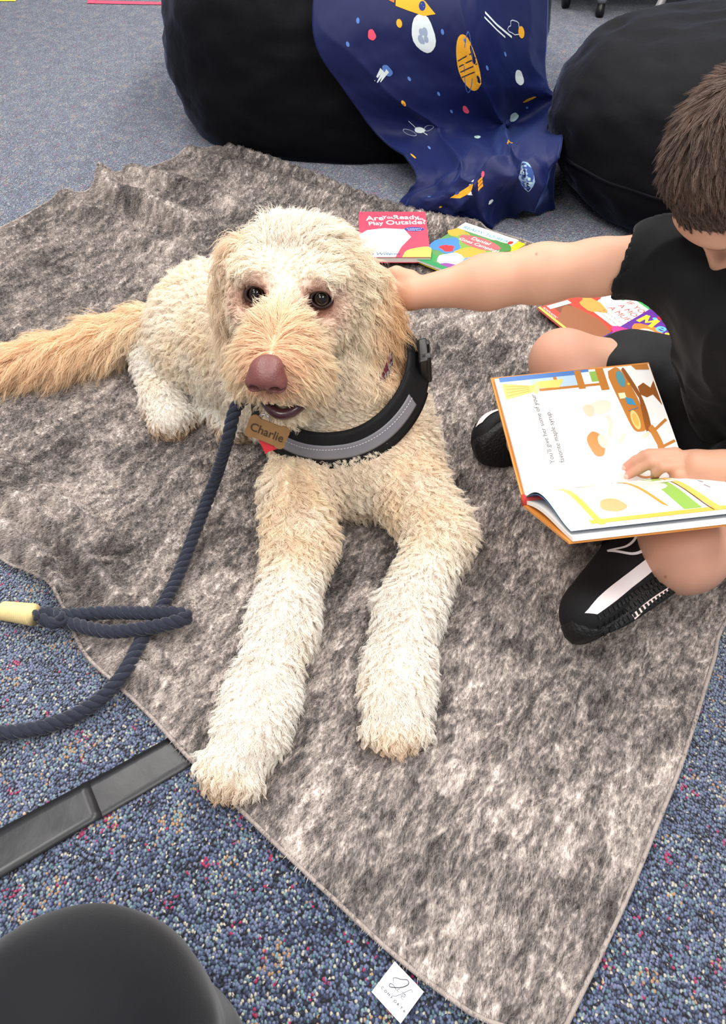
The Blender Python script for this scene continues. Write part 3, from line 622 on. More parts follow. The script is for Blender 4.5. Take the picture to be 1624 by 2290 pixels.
sd = MB(); sd.box(base + (0.30, 0.42, 0.27), (.52, 0, 0), (0, .46, 0), (0, 0, .10)); sd.obj('seat_body', M_BLK, ch, bevel=.02)
cb = Z(1263, 18)
oc = thing('office_chair', 'black caster wheel base of a chair in the far background', 'chair', cb)
cw = MB(); cw.tube([cb + (-.012, 0, .036), cb + (.014, 0, .036)], .036, 22); cw.obj('caster_wheel', M_BLK, oc, True)
cs = MB(); cs.tube([cb + (0, 0, .05), cb + (-0.02, .06, .10), cb + (-.20, .26, .13)], [.016, .018, .022], 10); cs.tube([cb + (-.20, .26, .10), cb + (-.20, .26, .40)], .028, 12); cs.obj('base_arm', M_BLK, oc, True)
ss = MB(); ss.box(cb + (-.20, .30, .44), (.22, 0, 0), (0, .22, 0), (0, 0, .04)); ss.obj('seat', M_BLK, oc, bevel=.02)
s0 = Y(1450, 62, 3.10); s1 = Y(1502, -40, 3.18)
dsk = thing('desk', 'grey metal desk frame leg slanting behind the right bean bag', 'desk', (s0[0], s0[1], 0))
dl = s1 - s0; lo_ = s0 - dl * (s0[2] / dl[2]); hi_ = s0 + dl * ((0.70 - s0[2]) / dl[2])
a_ = MB(); a_.tube([lo_, hi_], .013, 12); a_.obj('leg', M_GREYMETAL, dsk, True)
a_ = MB(); a_.tube([lo_ + (.95, 0, 0), hi_ + (.55, 0, 0)], .013, 12); a_.obj('leg', M_GREYMETAL, dsk, True)
a_ = MB(); a_.box(hi_ + (.28, .10, .012), (.42, 0, 0), (0, .30, 0), (0, 0, .012)); a_.obj('desktop', mat('laminate', (196, 180, 160), 0.4), dsk, bevel=.004)
# crate of books beyond the right bag
bb = Y(1592, 30, 3.45); bb[2] = 0; bb[0] += .12
bx = thing('book_crate', 'pale open crate holding upright books behind the right bean bag', 'crate', bb)
cx = MB(); M_CR = mat('crate_plastic', (168, 164, 160), 0.5)
for p_, s_ in (((0, 0, .02), (.18, .13, .012)), ((-.17, 0, .12), (.01, .13, .11)), ((.17, 0, .12), (.01, .13, .11)), ((0, .12, .12), (.18, .01, .11)), ((0, -.12, .08), (.18, .01, .06))):
    cx.box(bb + p_, (s_[0], 0, 0), (0, s_[1], 0), (0, 0, s_[2]))
cx.obj('crate_shell', M_CR, bx, bevel=.003)
for i, c in enumerate(((214, 186, 190), (40, 40, 44), (196, 150, 140), (226, 222, 220), (60, 60, 90), (200, 170, 150))):
    q = MB(); q.box(bb + (-.13 + i * .05, 0, .17), (.012, 0, 0), (0, .09, 0), (.004, 0, .125))
    o = q.obj('crate_book', mat('crate_book_%d' % i, c, 0.4), None, bevel=.002, label=['pale pink', 'black', 'salmon', 'white', 'indigo', 'tan'][i] + ' book standing in the crate behind the right bean bag', cat='book', group='books in the far crate')

# ================================================================== DOG
dog = thing('dog', 'cream curly coated doodle dog lying on the throw looking up at the camera', 'dog', (-0.05, 1.05, 0))
EYE_L = W(572, 660, 1.074); EYE_R = W(719, 671, 1.064)      # left / right in the picture
EM = (EYE_L + EYE_R) / 2
NOSE = W(597, 842, 0.985)
hf = nrm(NOSE - EM); hr = nrm(EYE_R - EYE_L); hr = nrm(hr - hf * (hr @ hf)); hu = np.cross(hr, hf); hu = hu if hu[2] > 0 else -hu   # head axes: forward, picture-right, up
HM = np.stack([hr, hf, hu], 1)
def Hd(r, f, u): return EM + r * hr + f * hf + u * hu
COLC = np.array([-0.040, 1.002, 0.212]); COLN = nrm((-0.10, -0.30, 0.95)); CRX, CRY = 0.124, 0.116
DF = Field((-0.95, 0.38, -0.01), (0.30, 1.62, 0.50), 0.005)
BONES = []   # a, b, kind -> flow, fur length, colour
def bone(a, b, ra, rb, kind, k=0.03): BONES.append((np.asarray(a, float), np.asarray(b, float), max(ra, rb), kind)); DF.cone(a, b, ra, rb, k)
# trunk
bone((-0.02, 1.03, 0.125), (-0.20, 1.22, 0.135), .112, .108, 'body'); bone((-0.20, 1.22, 0.135), (-0.285, 1.315, 0.120), .108, .098, 'body')
DF.ell((-0.015, 0.995, 0.105), (.112, .070, .095), .04); DF.ell((-0.002, 0.946, 0.094), (.114, .066, .084), .055); BONES.append((np.array((-.06, .93, .09)), np.array((.05, .93, .09)), .06, 'neck'))                 # brisket
bone((-0.025, 1.03, 0.13), COLC + COLN * 0.0 + (0, .012, -.02), .105, .088, 'neck'); bone(COLC + COLN * 0.0 + (0, .012, 0), Hd(.01, -.105, -.045), .088, .066, 'neck')
# fore legs
LL = [Z(668, 1100, .085), Z(672, 1215, .062), Z(632, 1400, .048), Z(585, 1560, .042), Z(560, 1640, .042)]
RR = [Z(922, 1100, .085), Z(985, 1195, .062), Z(915, 1370, .048), Z(892, 1500, .042), Z(890, 1560, .042)]
for P_ in (LL, RR):
    for i, (ra, rb) in enumerate(((.052, .040), (.038, .035), (.035, .033), (.033, .033))): bone(P_[i], P_[i + 1], ra, rb, 'leg' if i else 'shoulder', .03)
for c0, tip in ((LL[-1], Z(516, 1722, .030)), (RR[-1], Z(888, 1628, .030))):
    d = nrm((tip - c0) * (1, 1, 0)); sd_ = np.cross(d, (0, 0, 1)); bone(c0, tip, .036, .030, 'paw', .02)
    for j, o in enumerate((-.026, -.009, .009, .026)):
        DF.ell(tip + sd_ * o + d * (.012 - abs(o) * .35) - (0, 0, .002), (.015, .015, .020), .008)
# hind quarters
TH = Z(455, 770, .105); DF.ell(TH, (.085, .085, .080), .04); BONES.append((TH, TH + (0.01, 0, 0), .085, 'body'))
bone(TH, Z(350, 805, .055), .06, .034, 'leg', .03); bone(Z(350, 805, .050), Z(366, 890, .040), .032, .032, 'leg', .02)
def hind_paw(a, tip, r=.033):
    bone(a, tip, .031, r, 'paw', .02); d = nrm((tip - a) * (1, 1, 0)); sd_ = np.cross(d, (0, 0, 1))
    for o in (-.024, -.008, .008, .024): DF.ell(tip + sd_ * o + d * (.012 - abs(o) * .3), (.014, .014, .019), .008)
hind_paw(Z(366, 890, .040), Z(386, 940, .030))
bone((-0.20, 1.17, .05), Z(490, 905, .035), .04, .03, 'leg', .03); hind_paw(Z(490, 905, .035), Z(528, 950, .028), .03)
# tail
TL = [Z(405, 725, .13), Z(330, 735, .095), Z(230, 765, .070), Z(120, 800, .055), Z(10, 820, .045), Z(-110, 850, .040)]
for i in range(5): bone(TL[i], TL[i + 1], .030 - .002 * i, .028 - .002 * i, 'tail', .02)
# head
bone(Hd(-.012, -.072, -.008), Hd(.016, -.067, -.008), .057, .057, 'skull', .02); DF.ell(Hd(0.004, -.05, .004), (.062, .048, .036), .03, HM)
bone(Hd(0, -.01, -.032), Hd(0, .105, -.030), .054, .040, 'muzzle', .03)
DF.ell(Hd(.028, .09, -.045), (.026, .036, .028), .02, HM); DF.ell(Hd(-.028, .09, -.045), (.026, .036, .028), .02, HM)   # flews
bone(Hd(0, -.02, -.080), Hd(.003, .098, -.094), .042, .023, 'jaw', .012)
DF.ell(Hd(.05, -.012, -.02), (.034, .045, .04), .03, HM); DF.ell(Hd(-.05, -.012, -.02), (.034, .045, .04), .03, HM)       # cheeks
for e in (EYE_L, EYE_R): DF.ell(e + hf * .015 + hu * .002, (.021, .021, .018), .012, HM, sub=True)
for e, s in ((EYE_L, -1), (EYE_R, 1)): DF.ell(e + hu * .033 - hf * .016, (.028, .017, .011), .016, HM)                    # brows
# ears: hanging flaps
def ear(pts, rad, flat):
    for i in range(len(pts) - 1):
        a, b = np.asarray(pts[i]), np.asarray(pts[i + 1]); BONES.append((a, b, rad[i], 'ear')); d = nrm(b - a); nrm_ = nrm(flat - d * (flat @ d)); t_ = np.cross(d, nrm_)
        DF.ell((a + b) / 2, (np.linalg.norm(b - a) * .66, rad[i], .015), .008, np.stack([d, t_, nrm_], 1))
ear([Hd(.070, -.056, .020), Hd(.100, -.046, -.035), Hd(.110, -.034, -.095), Hd(.104, -.024, -.150)], [.030, .038, .042, .036], nrm(hr + .75 * hf))
ear([Hd(-.072, -.065, .028), Hd(-.095, -.065, -.030), Hd(-.100, -.055, -.090), Hd(-.096, -.045, -.140)], [.030, .036, .036, .030], nrm(-hr + .35 * hf))
DF.half((0, 0, 0.006), (0, 0, -1))
DP, DFc = DF.mesh(2)
BA = np.array([b[0] for b in BONES]); BB = np.array([b[1] for b in BONES]); BR = np.array([b[2] for b in BONES]); BK = [b[3] for b in BONES]
KINDS = ['body', 'neck', 'shoulder', 'leg', 'paw', 'tail', 'skull', 'muzzle', 'jaw', 'ear']
def bone_weights(p, soft=0.012):
    D_ = np.empty((len(p), len(BA)), np.float32)
    for i in range(len(BA)):
        ab = BB[i] - BA[i]; t = np.clip(((p - BA[i]) @ ab) / max(ab @ ab, 1e-9), 0, 1); D_[:, i] = np.linalg.norm(p - BA[i] - t[:, None] * ab, axis=1) - BR[i]
    w_ = np.exp(-(D_ - D_.min(1, keepdims=True)) / soft); return w_ / w_.sum(1, keepdims=True)
def kind_w(w_): 
    o = {k: np.zeros(len(w_)) for k in KINDS}
    for i, k in enumerate(BK): o[k] += w_[:, i]
    return o
def head_coords(p): q = p - EM; return q @ hr, q @ hf, q @ hu
def dog_colour(p, kw, g):
    base = np.array([255, 240, 224.]); C = np.tile(base, (len(p), 1)); n1 = fbm(p, 16, 3)[:, None]
    def mixc(c, a): 
        nonlocal C; C = C * (1 - a[:, None]) + np.array(c, float) * a[:, None]
    mixc((255, 246, 236), np.clip(kw['leg'] + kw['paw'], 0, 1)); mixc((250, 228, 198), np.clip(n1[:, 0] * 0.9, 0, .55) * (1 - kw['paw']))
    mixc((253, 231, 202), np.clip(kw['tail'], 0, 1)); mixc((251, 217, 180), np.clip(kw['tail'] * (0.35 + 0.7 * np.clip((-0.3 - p[:, 0]) * 3, 0, 1)), 0, .85))
    r, f, u = head_coords(p); hw = np.clip(kw['skull'] + kw['muzzle'] + kw['jaw'] + kw['ear'], 0, 1)
    mixc((255, 246, 236), np.clip(kw['skull'] * .8, 0, 1))
    mz = kw['muzzle'] * np.clip((f - .01) / .07, 0, 1); mixc((244, 218, 180), np.clip(mz * .70, 0, .65)); mixc((222, 158, 124), mz * np.clip(1 - np.hypot(r, u + .012) / .034, 0, 1) * np.clip((f - .05) / .03, 0, 1) * .8)
    mixc((250, 236, 212), kw['jaw'] * .9); 
    mixc((252, 240, 220), kw['muzzle'] * np.clip(1 - np.abs(f) / .04, 0, 1) * .6)
    ea = kw['ear']; mixc((248, 232, 208), ea * .8); mixc((232, 192, 146), ea * np.clip((r - .095) / .03, 0, 1) * .85); mixc((236, 208, 178), ea * (r < -.05) * .45)
    for e in (EYE_L, EYE_R):
        d = np.linalg.norm((p - e - hf * .002 + hu * .004 - (EM - e) * .12) * 1.0, axis=1); mixc((150, 96, 80), np.clip(1 - (d - .017) / .026, 0, 1) ** 1.2 * .88)
    for tp in (Z(505, 1752, .02), Z(888, 1660, .02)): mixc((230, 186, 136), np.clip(1 - np.linalg.norm(p - tp, axis=1) / .045, 0, 1) * .75)
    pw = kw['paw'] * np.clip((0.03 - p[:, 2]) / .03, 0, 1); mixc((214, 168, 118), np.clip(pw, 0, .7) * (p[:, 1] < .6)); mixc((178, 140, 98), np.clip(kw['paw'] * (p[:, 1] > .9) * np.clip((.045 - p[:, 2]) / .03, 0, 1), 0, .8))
    mixc((246, 222, 190), np.clip(kw['shoulder'] + kw['neck'] * .5, 0, 1) * np.clip(.35 + fbm(p, 22, 8), 0, .7))
    return C
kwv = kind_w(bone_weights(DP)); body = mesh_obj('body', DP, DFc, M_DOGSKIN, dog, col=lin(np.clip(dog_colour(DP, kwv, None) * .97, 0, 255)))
def ring_dist(p):
    q = p - COLC; a = q @ COLN; return a, np.linalg.norm(q - a[:, None] * COLN, axis=1)
def fur_w(p, n):
    w_ = np.ones(len(p)); w_[(n[:, 2] < -.75) & (p[:, 2] < .03)] = .05
    a, rr = ring_dist(p); w_[(np.abs(a) < .012) & (rr < .16) & (rr > .04)] = 1.3
    for e in (EYE_L, EYE_R): w_[np.linalg.norm(p - e - hu * .003, axis=1) < .0190] = 0
    w_[np.linalg.norm(p - NOSE, axis=1) < .024] = 0
    r, f, u = head_coords(p); w_[(np.abs(u + .074) < .008) & (f > .07) & (np.abs(r) < .038)] = 0
    head = np.linalg.norm(p - EM, axis=1) < .22; w_[head] *= 2.6
    return w_
NS = 300000
fr, fn = surf_samples(DP, DFc, NS, fur_w, 21)
fw = bone_weights(fr); fk = kind_w(fw)
flow = np.zeros_like(fr)
dirs = nrm(BB - BA)
for i, k in enumerate(BK):
    d = np.tile(dirs[i], (NS, 1))
    if k == 'body': d = nrm(np.array([-.55, .62, -.75]))[None].repeat(NS, 0)
    if k == 'neck': d = nrm(np.array([0, -.45, -1.]))[None].repeat(NS, 0)
    if k == 'shoulder': d = nrm(dirs[i] * .6 + (0, -.2, -.8))[None].repeat(NS, 0)
    if k == 'leg' or k == 'paw': d = nrm(d + np.array([0, 0, -.35]))
    if k == 'tail': d = nrm(dirs[i] + np.array([0, -.45, -.45]))[None].repeat(NS, 0)
    flow += fw[:, i:i + 1] * d
hr_, hf_, hu_ = head_coords(fr)
sgn = np.sign(hr_)[:, None]
# head: topknot falls back and aside, cheek and muzzle hair sweeps from the stop out, down and back
sd = np.clip((np.abs(hr_[:, None]) - .035) / .03, 0, 1)
fs = nrm(sgn * hr * np.clip(np.abs(hr_[:, None]) / .05, .1, 1) * .7 + hu * (.75 - 1.6 * sd) - hf * .6)
fm = nrm(sgn * hr * np.clip(np.abs(hr_[:, None]) / .03, .15, 1) * .75 - hu * (.35 + np.clip(-hu_[:, None] * 12, 0, 1)) - hf * np.clip(1.0 - np.clip((hf_[:, None] - .05) / .06, 0, 1) * .9, .1, 1) * .55)
fj = nrm(-hu * 1.0 - hf * .3 + sgn * hr * .25); fe = nrm(-hu * 1.0 + hf * .12 + sgn * hr * .12)
st_ = (np.clip((.050 - np.abs(hr_)) / .02, 0, 1) * np.clip((hf_ + .05) / .02, 0, 1) * np.clip((.035 - hf_) / .02, 0, 1) * np.clip((hu_ + .035) / .02, 0, 1))[:, None]
fup = nrm(hu * .9 - hf * .35 + hr * .15 * sgn); fs = nrm(fs * (1 - st_) + fup * st_); fm = nrm(fm * (1 - st_) + fup * st_)
for k, v in (('skull', fs), ('muzzle', fm), ('jaw', fj), ('ear', fe)):
    flow = flow * (1 - fk[k][:, None]) + v * fk[k][:, None]
flow = nrm(flow + 0.25 * np.stack([fbm(fr, 30, s) for s in (1, 2, 3)], 1))
LEN = dict(body=.026, neck=.026, shoulder=.024, leg=.022, paw=.018, tail=.066, skull=.030, muzzle=.042, jaw=.028, ear=.066)
CUR = dict(body=.0042, neck=.0050, shoulder=.0048, leg=.0032, paw=.0026, tail=.0036, skull=.0030, muzzle=.0014, jaw=.0022, ear=.0042)
LIF = dict(body=.55, neck=.55, shoulder=.55, leg=.52, paw=.45, tail=.45, skull=.55, muzzle=.30, jaw=.40, ear=.30)
GRA = dict(body=.35, neck=.4, shoulder=.4, leg=.35, paw=.4, tail=.7, skull=.25, muzzle=.70, jaw=.5, ear=.8)
mixk = lambda T: sum(fk[k] * T[k] for k in KINDS)
L_, Cu, Li, Gr = mixk(LEN), mixk(CUR), mixk(LIF), mixk(GRA)
topk = np.clip((hu_ - .045) / .05, 0, 1) * fk['skull']; L_ = L_ + topk * .012; Li = Li + topk * .1
br = np.clip(1 - np.minimum(np.linalg.norm(fr - EYE_L, axis=1), np.linalg.norm(fr - EYE_R, axis=1)) / .048, 0, 1) ** .6; L_ = L_ * (1 - .82 * br); Li = Li * (1 - .75 * br)
de = np.minimum(np.linalg.norm(fr - EYE_L, axis=1), np.linalg.norm(fr - EYE_R, axis=1)); L_ = np.minimum(L_, np.maximum(.55 * (de - .016), 0) + .005)
nb = np.clip(1 - np.linalg.norm(fr - NOSE, axis=1) / .06, 0, 1); fl_ = np.clip((hf_ - .07) / .03, 0, 1) * np.clip((-.015 - hu_) / .02, 0, 1) * (fk['muzzle'] > .3) * np.clip(1.3 - np.abs(hr_) / .04, 0, 1); L_ = L_ * (1 - .75 * fl_); L_ = L_ * (1 - .65 * nb); Li = Li * (1 - .5 * nb)
a_, rr_ = ring_dist(fr); cb_ = np.exp(-((a_ - .002) / .040) ** 2) * (rr_ < .17) * (1 - np.clip(fk['jaw'] + fk['muzzle'] + fk['ear'] + fk['skull'], 0, 1)); L_ = L_ * (1 - .80 * cb_); Li = Li * (1 - .7 * cb_)
L_ = L_ * (1 - .55 * st_[:, 0]); Li = Li * (1 - .5 * st_[:, 0]); L_ = L_ + .014 * fk['skull'] * np.clip((np.abs(hr_) - .035) / .02, 0, 1)
pts = groom(fr, fn, flow, L_, Li, Gr, Cu, 1.5, .78, 24000, 8, 9, .18)
pts[..., 2] = np.maximum(pts[..., 2], 0.006 + 0.004 * rng.random((NS, 1)))
fc = dog_colour(fr, fk, None); gj = rng.normal(size=(NS, 1)); fc = fc * (1 + .045 * gj) * (1 + .05 * fbm(fr, 60, 77)[:, None]); fc = np.clip(fc, 0, 254)
rd = np.array([.30, .30, .29, .27, .24, .20, .14, .06]) * 1e-3
strands('fur', pts, np.broadcast_to(rd, (NS, 8)) * (0.8 + .5 * rng.random((NS, 1))), lin(fc), M_FUR, dog, kind='stuff')
# eyes
M_EYE = mat('dog_eye', (16, 9, 7), 0.05, 0.45); M_LID = mat('eyelid', (52, 32, 30), 0.45, 0.5)
def uvball(c, r, M_=np.eye(3), n=28, m_=18):
    v = []; f = []
    for i in range(m_ + 1):
        b = -math.pi / 2 + math.pi * i / m_
        for j in range(n):
            a = 2 * math.pi * j / n; v.append(c + M_ @ (np.array([math.cos(a) * math.cos(b), math.sin(a) * math.cos(b), math.sin(b)]) * r))
    f = [(i * n + j, i * n + (j + 1) % n, (i + 1) * n + (j + 1) % n, (i + 1) * n + j) for i in range(m_) for j in range(n)]
    return np.array(v), f
for e, s in ((EYE_L, -1), (EYE_R, 1)):
    look = nrm(CAMP - e)
    ec = e - hf * .003
    v, f = uvball(ec, .0140); eo = mesh_obj('eye', v, f, M_EYE, dog)
    ir = MB(); up_ = nrm(hu - look * (hu @ look)); ri_ = np.cross(up_, look); a = np.linspace(0, 2 * math.pi, 25)
    ringp = [ec + look * .0112 + (math.cos(t) * ri_ + math.sin(t) * up_) * .0082 for t in a]; ir.tube(ringp, .0013, 6, False); ir.obj('iris', mat('dog_iris', (44, 27, 18), 0.25, 0.3), eo, True)
    ld = MB(); lp = [ec + look * (.0085 + .002 * math.sin(t)) + (math.cos(t) * ri_ * 1.25 + math.sin(t) * up_ * .92) * .0118 for t in a]; ld.tube(lp, .0026, 8, False); ld.obj('eyelid', M_LID, eo, True)
# nose
NF = Field(NOSE - .06, NOSE + .06, .0016)
NF.ell(NOSE + hf * .002 + hu * .002, (.0225, .020, .0165), .006, HM); NF.ell(NOSE + hu * .010 - hf * .008, (.019, .018, .010), .010, HM)
for s in (-1, 1):
    NF.ell(NOSE + hr * .015 * s - hu * .004 + hf * .006, (.0115, .014, .0115), .006, HM)
for s in (-1, 1):
    NF.ell(NOSE + hr * .0125 * s - hu * .004 + hf * .022, (.0072, .014, .0058), .003, HM, sub=True); NF.ell(NOSE + hr * .021 * s - hu * .006 + hf * .016, (.006, .006, .0022), .002, HM, sub=True)
NF.ell(NOSE - hu * .016 + hf * .012, (.0014, .02, .016), .003, HM, sub=True); NF.cone(NOSE - hu * .012 + hf * .004, NOSE - hu * .028 - hf * .002, .006, .004, .006)
npv, npf = NF.mesh(1); mesh_obj('nose', npv, npf, mat('nose_leather', (112, 64, 60), 0.38, 0.5, bump=(420, 0.35, 0.002), var=0.22, vscale=60), dog, label='pinkish brown leathery nose')
# mouth: lower lip, slightly open
mo = MB(); lpts = [Hd(x + .006, .098 + .034 * (1 - (x / .036) ** 2), -.071 - .013 * (1 - (x / .036) ** 2)) for x in np.linspace(-.036, .036, 13)]
mo.tube(lpts, np.array([.0045] + [.0076] * 11 + [.0045]), 10); mo.obj('lower_lip', mat('lip', (70, 36, 44), 0.25, 0.6), dog, True, label='dark purple lower lip')

# ================================================================== collar with tags
collar = thing('dog_collar', 'wide black webbing collar with grey reflective stripe round the dog neck', 'collar', COLC * (1, 1, 0))
ce1 = nrm(np.cross((0, -1., 0), COLN)); ce1 = ce1 if ce1[0] > 0 else -ce1; ce2 = nrm(np.cross(COLN, ce1)); ce2 = ce2 if ce2[1] < 0 else -ce2    # ce1 picture-right, ce2 to the camera
def cring(t, off=0.0, h=0.0):
    t = np.asarray(t); sag = -.012 * np.sin(t); lift = .030 * np.clip(np.cos(t), 0, 1) ** 2 - .012 * np.clip(-np.cos(t), 0, 1)
    return COLC + ((CRX + off) * np.cos(t))[:, None] * ce1 + ((CRY + off) * np.sin(t))[:, None] * ce2 + (h + sag + lift)[:, None] * COLN
def band(t0, t1, h0, h1, o0, o1, name, m, parent, n=90, rows=9, label=None):
    t = np.linspace(t0, t1, n); hs = np.linspace(h0, h1, rows); flare = lambda h: -.55 * h
    P = np.stack([cring(t, o1 + flare(h), np.full(n, h)) for h in hs], 1); Q = np.stack([cring(t, o0 + flare(h), np.full(n, h)) for h in hs], 1)
    v = np.concatenate([P.reshape(-1, 3), Q.reshape(-1, 3)]); g = np.arange(n * rows).reshape(n, rows); h_ = g + n * rows
    F_ = [np.stack([g[:-1, :-1], g[1:, :-1], g[1:, 1:], g[:-1, 1:]], -1).reshape(-1, 4), np.stack([h_[:-1, 1:], h_[1:, 1:], h_[1:, :-1], h_[:-1, :-1]], -1).reshape(-1, 4)]
    for a, b, rev in ((g[:, 0], h_[:, 0], 1), (g[:, -1], h_[:, -1], 0), (g[0], h_[0], 0), (g[-1], h_[-1], 1)):
        q = np.stack([a[:-1], a[1:], b[1:], b[:-1]], -1); F_.append(q[:, ::-1] if rev else q)
    f = np.concatenate(F_); return mesh_obj(name, v, f, m, parent, True, label=label)
M_WEB = mat('webbing', (16, 16, 18), 0.7, 0.3, bump=(900, 0.5, 0.001), stretch=(1, 1, .1))
band(0, 2 * math.pi, -.024, .024, -.001, .003, 'strap', M_WEB, collar, 120)
band(.30, 2.95, -.0245, .0245, .003, .005, 'stitched_panel', M_WEB, collar, 80)
stripe = band(.52, 2.60, -.0105, .0095, .005, .0058, 'reflective_stripe', mat('reflective', (128, 126, 132), 0.35, 0.5), collar, 70, label='grey reflective stripe')
for h in (-.009, .008):
    st = MB(); 
    for k in range(58):
        t = np.linspace(.54 + k * .0352, .54 + k * .0352 + .019, 3); st.tube(cring(t, .0063, np.full(3, h)), .00045, 4)
    st.obj('stitching', mat('thread', (214, 212, 214), 0.7), stripe, kind='stuff')
bk = MB(); tb = np.array([.02]); pb = cring(tb, .008)[0]; rad_ = nrm(pb - COLC); tng = np.cross(COLN, rad_)
bk.box(pb, rad_ * .007, tng * .022, COLN * .026); bk.box(pb + rad_ * .004 - tng * .012 - COLN * .004, rad_ * .008, tng * .006, COLN * .030); bk.box(pb + rad_ * .004 + tng * .014 - COLN * .004, rad_ * .007, tng * .005, COLN * .028)
bk.obj('buckle', M_BLK, collar, bevel=.003)
# thin patterned inner collar, worn above the wide one
inner = thing('inner_collar', 'thin maroon and black patterned collar under the wide black collar', 'collar', COLC * (1, 1, 0))
tt = np.linspace(0, 2 * math.pi, 80); P0 = cring(tt, -.037, np.full(80, .020)); P1 = cring(tt, -.041, np.full(80, .036))
iv = np.concatenate([P0, P1, P0 + nrm(P0 - COLC) * .003, P1 + nrm(P1 - COLC) * .003]); g = np.arange(320).reshape(4, 80)
mesh_obj('band', iv, np.concatenate([np.stack([g[a][:-1], g[a][1:], g[b][1:], g[b][:-1]], -1) for a, b in ((2, 3), (1, 0), (0, 2), (3, 1))]), mat('maroon_band', (84, 26, 38), 0.7, 0.3, var=.6, vscale=160), inner)
ck = MB()
for k in range(0, 78):
    for j in range(3):
        if (k + j) % 2: continue
        t = np.array([tt[k] + .01, tt[k + 1]]); h = .026 + j * .0045; a = cring(t, -.0335 - .001 * j, np.full(2, h - .002)); b = cring(t, -.0342 - .001 * j, np.full(2, h + .002)); ck.add([a[0], a[1], b[1], b[0]], [(0, 1, 2, 3)])
ck.obj('houndstooth_check', mat('grey_check', (160, 156, 160), 0.7), inner, kind='stuff')
# bone tag
bc = W(598, 966, 1.055)
bn = nrm(CAMP - bc + np.array([-.15, 0, -.3])); bX = nrm(W(635, 980, 1.055) - W(562, 948, 1.055)); bX = nrm(bX - bn * (bX @ bn)); bY = np.cross(bn, bX)
bt = thing('bone_name_tag', 'wooden bone shaped name tag reading Charlie on the black collar', 'tag', bc)
def bone_outline(w_=.024, h_=.0085, r=.0098):
    o = []
    for cx_, cy_, a0, a1 in ((w_ - .004, h_ - .0005, -20, 135), (-w_ + .004, h_ - .0005, 45, 200), (-w_ + .004, -h_ + .0005, 160, 315), (w_ - .004, -h_ + .0005, 225, 380)):
        for t in np.linspace(R_(a0), R_(a1), 10): o.append((cx_ + r * .82 * math.cos(t), cy_ + r * .82 * math.sin(t)))
    return np.array(o)
def extrude(out, c, X, Yv, n, th):
    k = len(out); A = c + out[:, :1] * X + out[:, 1:] * Yv; v = np.concatenate([A + n * th / 2, A - n * th / 2]); m = MB()
    tr = tessellate_polygon([[Vector((x, y, 0)) for x, y in out]]); sg = lambda t: np.cross(out[t[1]] - out[t[0]], out[t[2]] - out[t[0]]) > 0
    f = [t if sg(t) else t[::-1] for t in tr]; f = list(f) + [tuple(i + k for i in t[::-1]) for t in f] + [(i, i + k, (i + 1) % k + k, (i + 1) % k) for i in range(k)]
    return m.add(v, f)
extrude(bone_outline(), bc, bX, bY, bn, .003).obj('bone_plate', mat('engraved_wood', (126, 92, 54), 0.5, 0.4, var=.2, vscale=90), bt)
Decal().text('Charlie', 0, 0, .0158, (58, 42, 28), 1, bold=.012, sx=1.0, center=True).build('engraving', flat_map(bc + bn * .0016, bX, bY), bt)
hc = W(603, 988, 1.062); a = np.linspace(0, 2 * math.pi, 30, endpoint=False)
ho = np.stack([.0011 * 16 * np.sin(a) ** 3, .0011 * (13 * np.cos(a) - 5 * np.cos(2 * a) - 2 * np.cos(3 * a) - np.cos(4 * a))], 1)
extrude(ho[::-1], hc, bX, bY, bn, .002).obj('heart_tag', mat('red_enamel', (186, 24, 34), 0.3, 0.6, coat=.5), None, label='red heart shaped tag half hidden behind the bone tag', cat='tag')
jr = MB(); jp = W(590, 940, 1.066); jr.tube([jp + .008 * (math.cos(t) * bX + math.sin(t) * bY) for t in np.linspace(0, 6.283, 20)], .0011, 6, False); jr.obj('split_ring', M_CHROME, bt, True)

# ================================================================== rope leash
leash = thing('rope_leash', 'dark navy twisted rope leash with tan whipping crossing the throw', 'leash', Z(300, 1420) * (1, 1, 0))
M_ROPE = mat('navy_rope', (42, 45, 58), 0.85, 0.2, sheen=.3, bump=(500, .4, .002), var=.2, vscale=200)
def rope(pts, rad, name, pitch=.036, n_per=700):
    c = spline(pts, n_per); l = np.concatenate([[0], np.cumsum(np.linalg.norm(np.diff(c, axis=0), axis=1))]); T = nrm(np.gradient(c, axis=0)); a = nrm(np.cross(T[0], (0, 0, 1.))); A = []
    for i in range(len(c)): a = nrm(a - T[i] * (a @ T[i])); A.append(a)
    A = np.array(A); B = np.cross(T, A); m = MB()
    for k in range(3):
        th = l / pitch * 2 * math.pi + k * 2.094; m.tube(c + rad * .50 * (np.cos(th)[:, None] * A + np.sin(th)[:, None] * B), rad * .56, 8)
    return m.obj(name, M_ROPE, leash, True)
rr = .0098
zb = lambda px, py, e=0.0: Z(px, py, rr + .012 + e)
rope([W(560, 880, 1.20), W(528, 912, 1.19), W(508, 985, 1.19), Z(478, 1080, .075), Z(440, 1180, .040), zb(398, 1288), zb(352, 1375), zb(318, 1430), zb(272, 1512, .004), zb(205, 1578, -.008), zb(110, 1622, -.010), zb(0, 1640, -.010), zb(-120, 1640, -.010), zb(-260, 1610, -.010), zb(-380, 1560, -.010)], rr, 'rope', n_per=1100)
rope([zb(92, 1378, .002), zb(150, 1392, .006), zb(240, 1412, .012), zb(330, 1404, .016), zb(395, 1390, .022), zb(418, 1380, .022), zb(398, 1372, .020), zb(330, 1371, .020), zb(240, 1370, .010), zb(150, 1376, .010), zb(95, 1370, .012)], rr, 'loop', n_per=700)
rope([zb(80, 1376, .004), zb(120, 1374, .012), zb(140, 1384, .016), zb(118, 1394, .012), zb(92, 1384, .016)], rr * .85, 'splice_knot', n_per=160)
